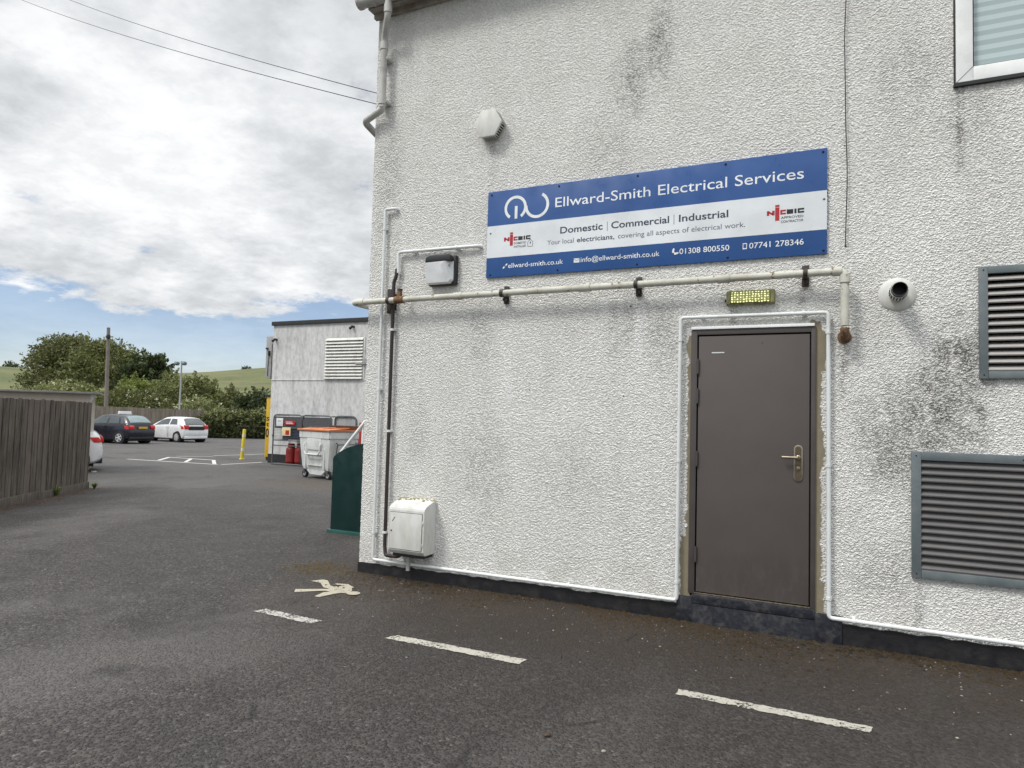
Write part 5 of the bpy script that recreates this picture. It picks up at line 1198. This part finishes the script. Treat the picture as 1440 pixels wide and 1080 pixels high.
def hedge():
    Ls = []
    for i in range(15):
        px = 292+7.5*i; Y = 27.2+i*.24; top = 584-min(i, 4)*.2+3*math.sin(i*1.7); p = at(px, 604, Y); z = gz(p.x, p.y)
        hgt = at(px, top, Y).z-z; Ls.append((p.x, p.y, z+hgt*.48, .75, .8, hgt*.52))
    bx, by = Ls[7][0], Ls[7][1]; z = gz(bx, by); t = thing("hedge", "dense dark green hedge closing the car park right of the white hatchback", "hedge", (bx, by, z))
    Lr = [(l[0]-bx, l[1]-by, l[2]-z, *l[3:]) for l in Ls]
    foliage("foliage", t, L_HEDGE, Lr+[(l[0], l[1]-.35, .35, .7, .45, .5) for l in Lr], 4200, 18, .5, .10, (-.1, -.1, .3), 41, shell=.6, floor=.02, flip=False)
    foliage("pale_shoots", t, L_PALE, [(l[0], l[1]-.2, l[2]+l[5]*.55, .8, .6, l[5]*.5) for l in Lr], 330, 12, .5, .09, (-.2, -.1, .6), 42, shell=.8)
    b = MB()
    for l in Lr: b.tube([(l[0], l[1], -.1), (l[0]+.1, l[1], l[2]), (l[0]-.1, l[1], l[2]*1.6)], [.05, .04, .01], 6)
    b.build("stem", M_BARK, t)
    b = MB(); u = Vector((Lr[-1][0]-Lr[5][0], Lr[-1][1]-Lr[5][1], 0))
    r = thing("wooden_rail", "low dark timber rail in front of the hedge", "rail", (bx+.5, by-1.0, z))
    for hh in (.45, .85): MB().tube([(Lr[6][0], Lr[6][1]+.32, hh), (Lr[-1][0], Lr[-1][1]+.32, hh-.02)], .035, 6).build("rail", M_POLE, r)
    for q in (6, 9, 12, 14): MB().box((Lr[q][0], Lr[q][1]+.38, .45), (.09, .09, .95), bev=.01).build("post", M_POLE, r)
hedge()
def hill_tree(px, py, Yd, label, r, m, seed):
    p = at(px, py, Yd); t = thing("hill_tree", label, "tree", (p.x, p.y, p.z-r*1.5), group="far trees on the hill")
    foliage("crown", t, m, [(0, 0, r*1.5, r*1.3, r, r*.75), (r*.8, 0, r*1.3, r, r, r*.6), (-r*.9, 0, r*1.25, r*.8, r, r*.5)], 70, 14, r*.6, r*.12, (-.2, 0, .1), seed)
    MB().tube([(0, 0, -r*.9), (0, 0, r*1.4)], [r*.14, r*.07], 6).build("trunk", M_BARK, t)
hill_tree(347, 519, 225, "tiny lone tree on the hill crest left of the annexe", 2.0, L_DARK, 61)
def hedgerow():
    p = at(18, 527, 190); t = thing("hedgerow", "dark hedgerow crossing the hillside at the left edge of the photo", "hedge", (p.x, p.y, p.z-1.2))
    foliage("foliage", t, L_DARK, [(dx, dx*.35, 1.0+.4*math.sin(dx*.3), 4.0, 1.6, 1.3+.5*math.sin(dx*.7)) for dx in range(-44, 36, 5)], 900, 12, 1.4, .34, (0, 0, .2), 63, shell=.4)
    MB().tube([(-44, -15.4, .2), (-4, -1.4, .3), (35, 12.2, .2)], .2, 6).build("stem", M_BARK, t)
hedgerow()
hill_tree(14, 517, 222, "rounded dark tree on the far hill at the left edge", 4.2, L_DARK, 62)
b = None
# ivy and dead leaves at the foot of the near fence, moss and grit along the wall
def litter(name, n, fn, size, m, seed, lift=.004, thick=.4):
    g = np.random.default_rng(seed); V = []; Fq = []
    base = np.array([(1, 0, 0), (.3, .9, 0), (-.8, .5, 0), (-.9, -.4, 0), (.1, -.95, 0), (0, 0, 1)], float)
    fc = [(0, 1, 5), (1, 2, 5), (2, 3, 5), (3, 4, 5), (4, 0, 5)]
    for i in range(n):
        x, y = fn(g); s = size*(.4+1.1*g.random()**2); a = g.random()*6.28; c, s_ = math.cos(a), math.sin(a)
        P = base*np.array([s, s*(.5+.5*g.random()), s*thick*(.6+.6*g.random())]); o = len(V)
        for q in P: V.append((x+q[0]*c-q[1]*s_, y+q[0]*s_+q[1]*c, gz(x, y)+lift*.2+q[2]))
        Fq += [(o+f[0], o+f[1], o+f[2]) for f in fc]
    return fast_mesh(name, V, Fq, m)
M_MOSS = leafmat("moss_and_leaf_mould", (.010, .008, .005), (.034, .023, .011), .0)
M_GRIT = leafmat("pale_grit", (.05, .045, .038), (.21, .19, .16), .0)
M_LEAFLIT = leafmat("dead_leaf", (.018, .013, .010), (.062, .040, .026), .0)
def wallband(g):
    x = g.uniform(-.1, 6.5); return x, -.02-abs(g.normal())*.20*(1+.7*math.sin(x*2.1)+.5*math.sin(x*5.3))
tag(litter("moss", 3000, wallband, .017, M_MOSS, 71, thick=.5), kind="stuff")
def cornerpatch(g): return -.42+g.normal()*.17, -.1+g.normal()*.14
tag(litter("moss", 900, cornerpatch, .014, leafmat("golden_moss", (.014, .011, .006), (.050, .034, .012), 0), 72, thick=.5), kind="stuff")
def grit(g):
    if g.random() < .86:
        x = g.uniform(.2, 6.5); return x, -.05-abs(g.normal())*.55
    return g.uniform(-6, 6), g.uniform(-4.2, 3)
tag(litter("gravel", 520, grit, .007, M_GRIT, 73, thick=.7), kind="stuff")
def fencefoot(g):
    s = g.random()**.6; x = -5.2+(-8.95+5.2)*s; y = -2.3+(3.05+2.3)*s; return x+.12+abs(g.normal())*.10+(.25*g.random() if s > .96 else 0), y+.05+g.normal()*.06
tag(litter("leaf_litter", 800, fencefoot, .022, M_LEAFLIT, 74, thick=.5), kind="stuff")
def weed(x, y, n, h, seed, label):
    t = thing("weed", label, "weed", (x, y, gz(x, y))); g = np.random.default_rng(seed); V = []; Fq = []
    for i in range(n):
        a = g.random()*6.28; r = h*(.35+.6*g.random()); L = h*(.5+.6*g.random()); w = .006+.006*g.random(); c, s_ = math.cos(a), math.sin(a); o = len(V)
        for (q, zz, ww) in ((0, 0, w), (r*.35, L*.6, w*1.2), (r, L*.8, w*.2)): V += [(c*q-s_*ww, s_*q+c*ww, zz), (c*q+s_*ww, s_*q-c*ww, zz)]
        Fq += [(o, o+1, o+3, o+2), (o+2, o+3, o+5, o+4)]
    fast_mesh("leaf_tuft", V, Fq, L_BRIGHT, t); MB().tube([(0, 0, -.01), (0, 0, .03)], .006, 6).build("stem", M_BARK, t)
weed(-8.05, 1.92, 26, .22, 81, "small green weed growing at the foot of the dark fence")
weed(-8.72, 3.02, 40, .16, 82, "low tuft of weed at the far end of the dark fence")
for i, (x, y, s, m_, lb) in enumerate(((2.95, -2.31, .014, M_LEAFLIT, "small brown stone lying on the open tarmac"), (3.24, -2.33, .010, M_GRIT, "small white stone on the tarmac near the lower edge of the photo"))):
    b = MB(); bmesh.ops.create_icosphere(b.bm, subdivisions=2, radius=s, matrix=Matrix.Translation((x, y, s*.5)) @ Matrix.Rotation(.6, 4, 'Z') @ Matrix.Diagonal((1.3, .9, .7, 1)))
    for v in b.bm.verts: v.co += Vector((random.uniform(-1, 1), random.uniform(-1, 1), random.uniform(-.5, .5)))*s*.15
    tag(b.build("stone", m_), lb, "stone")
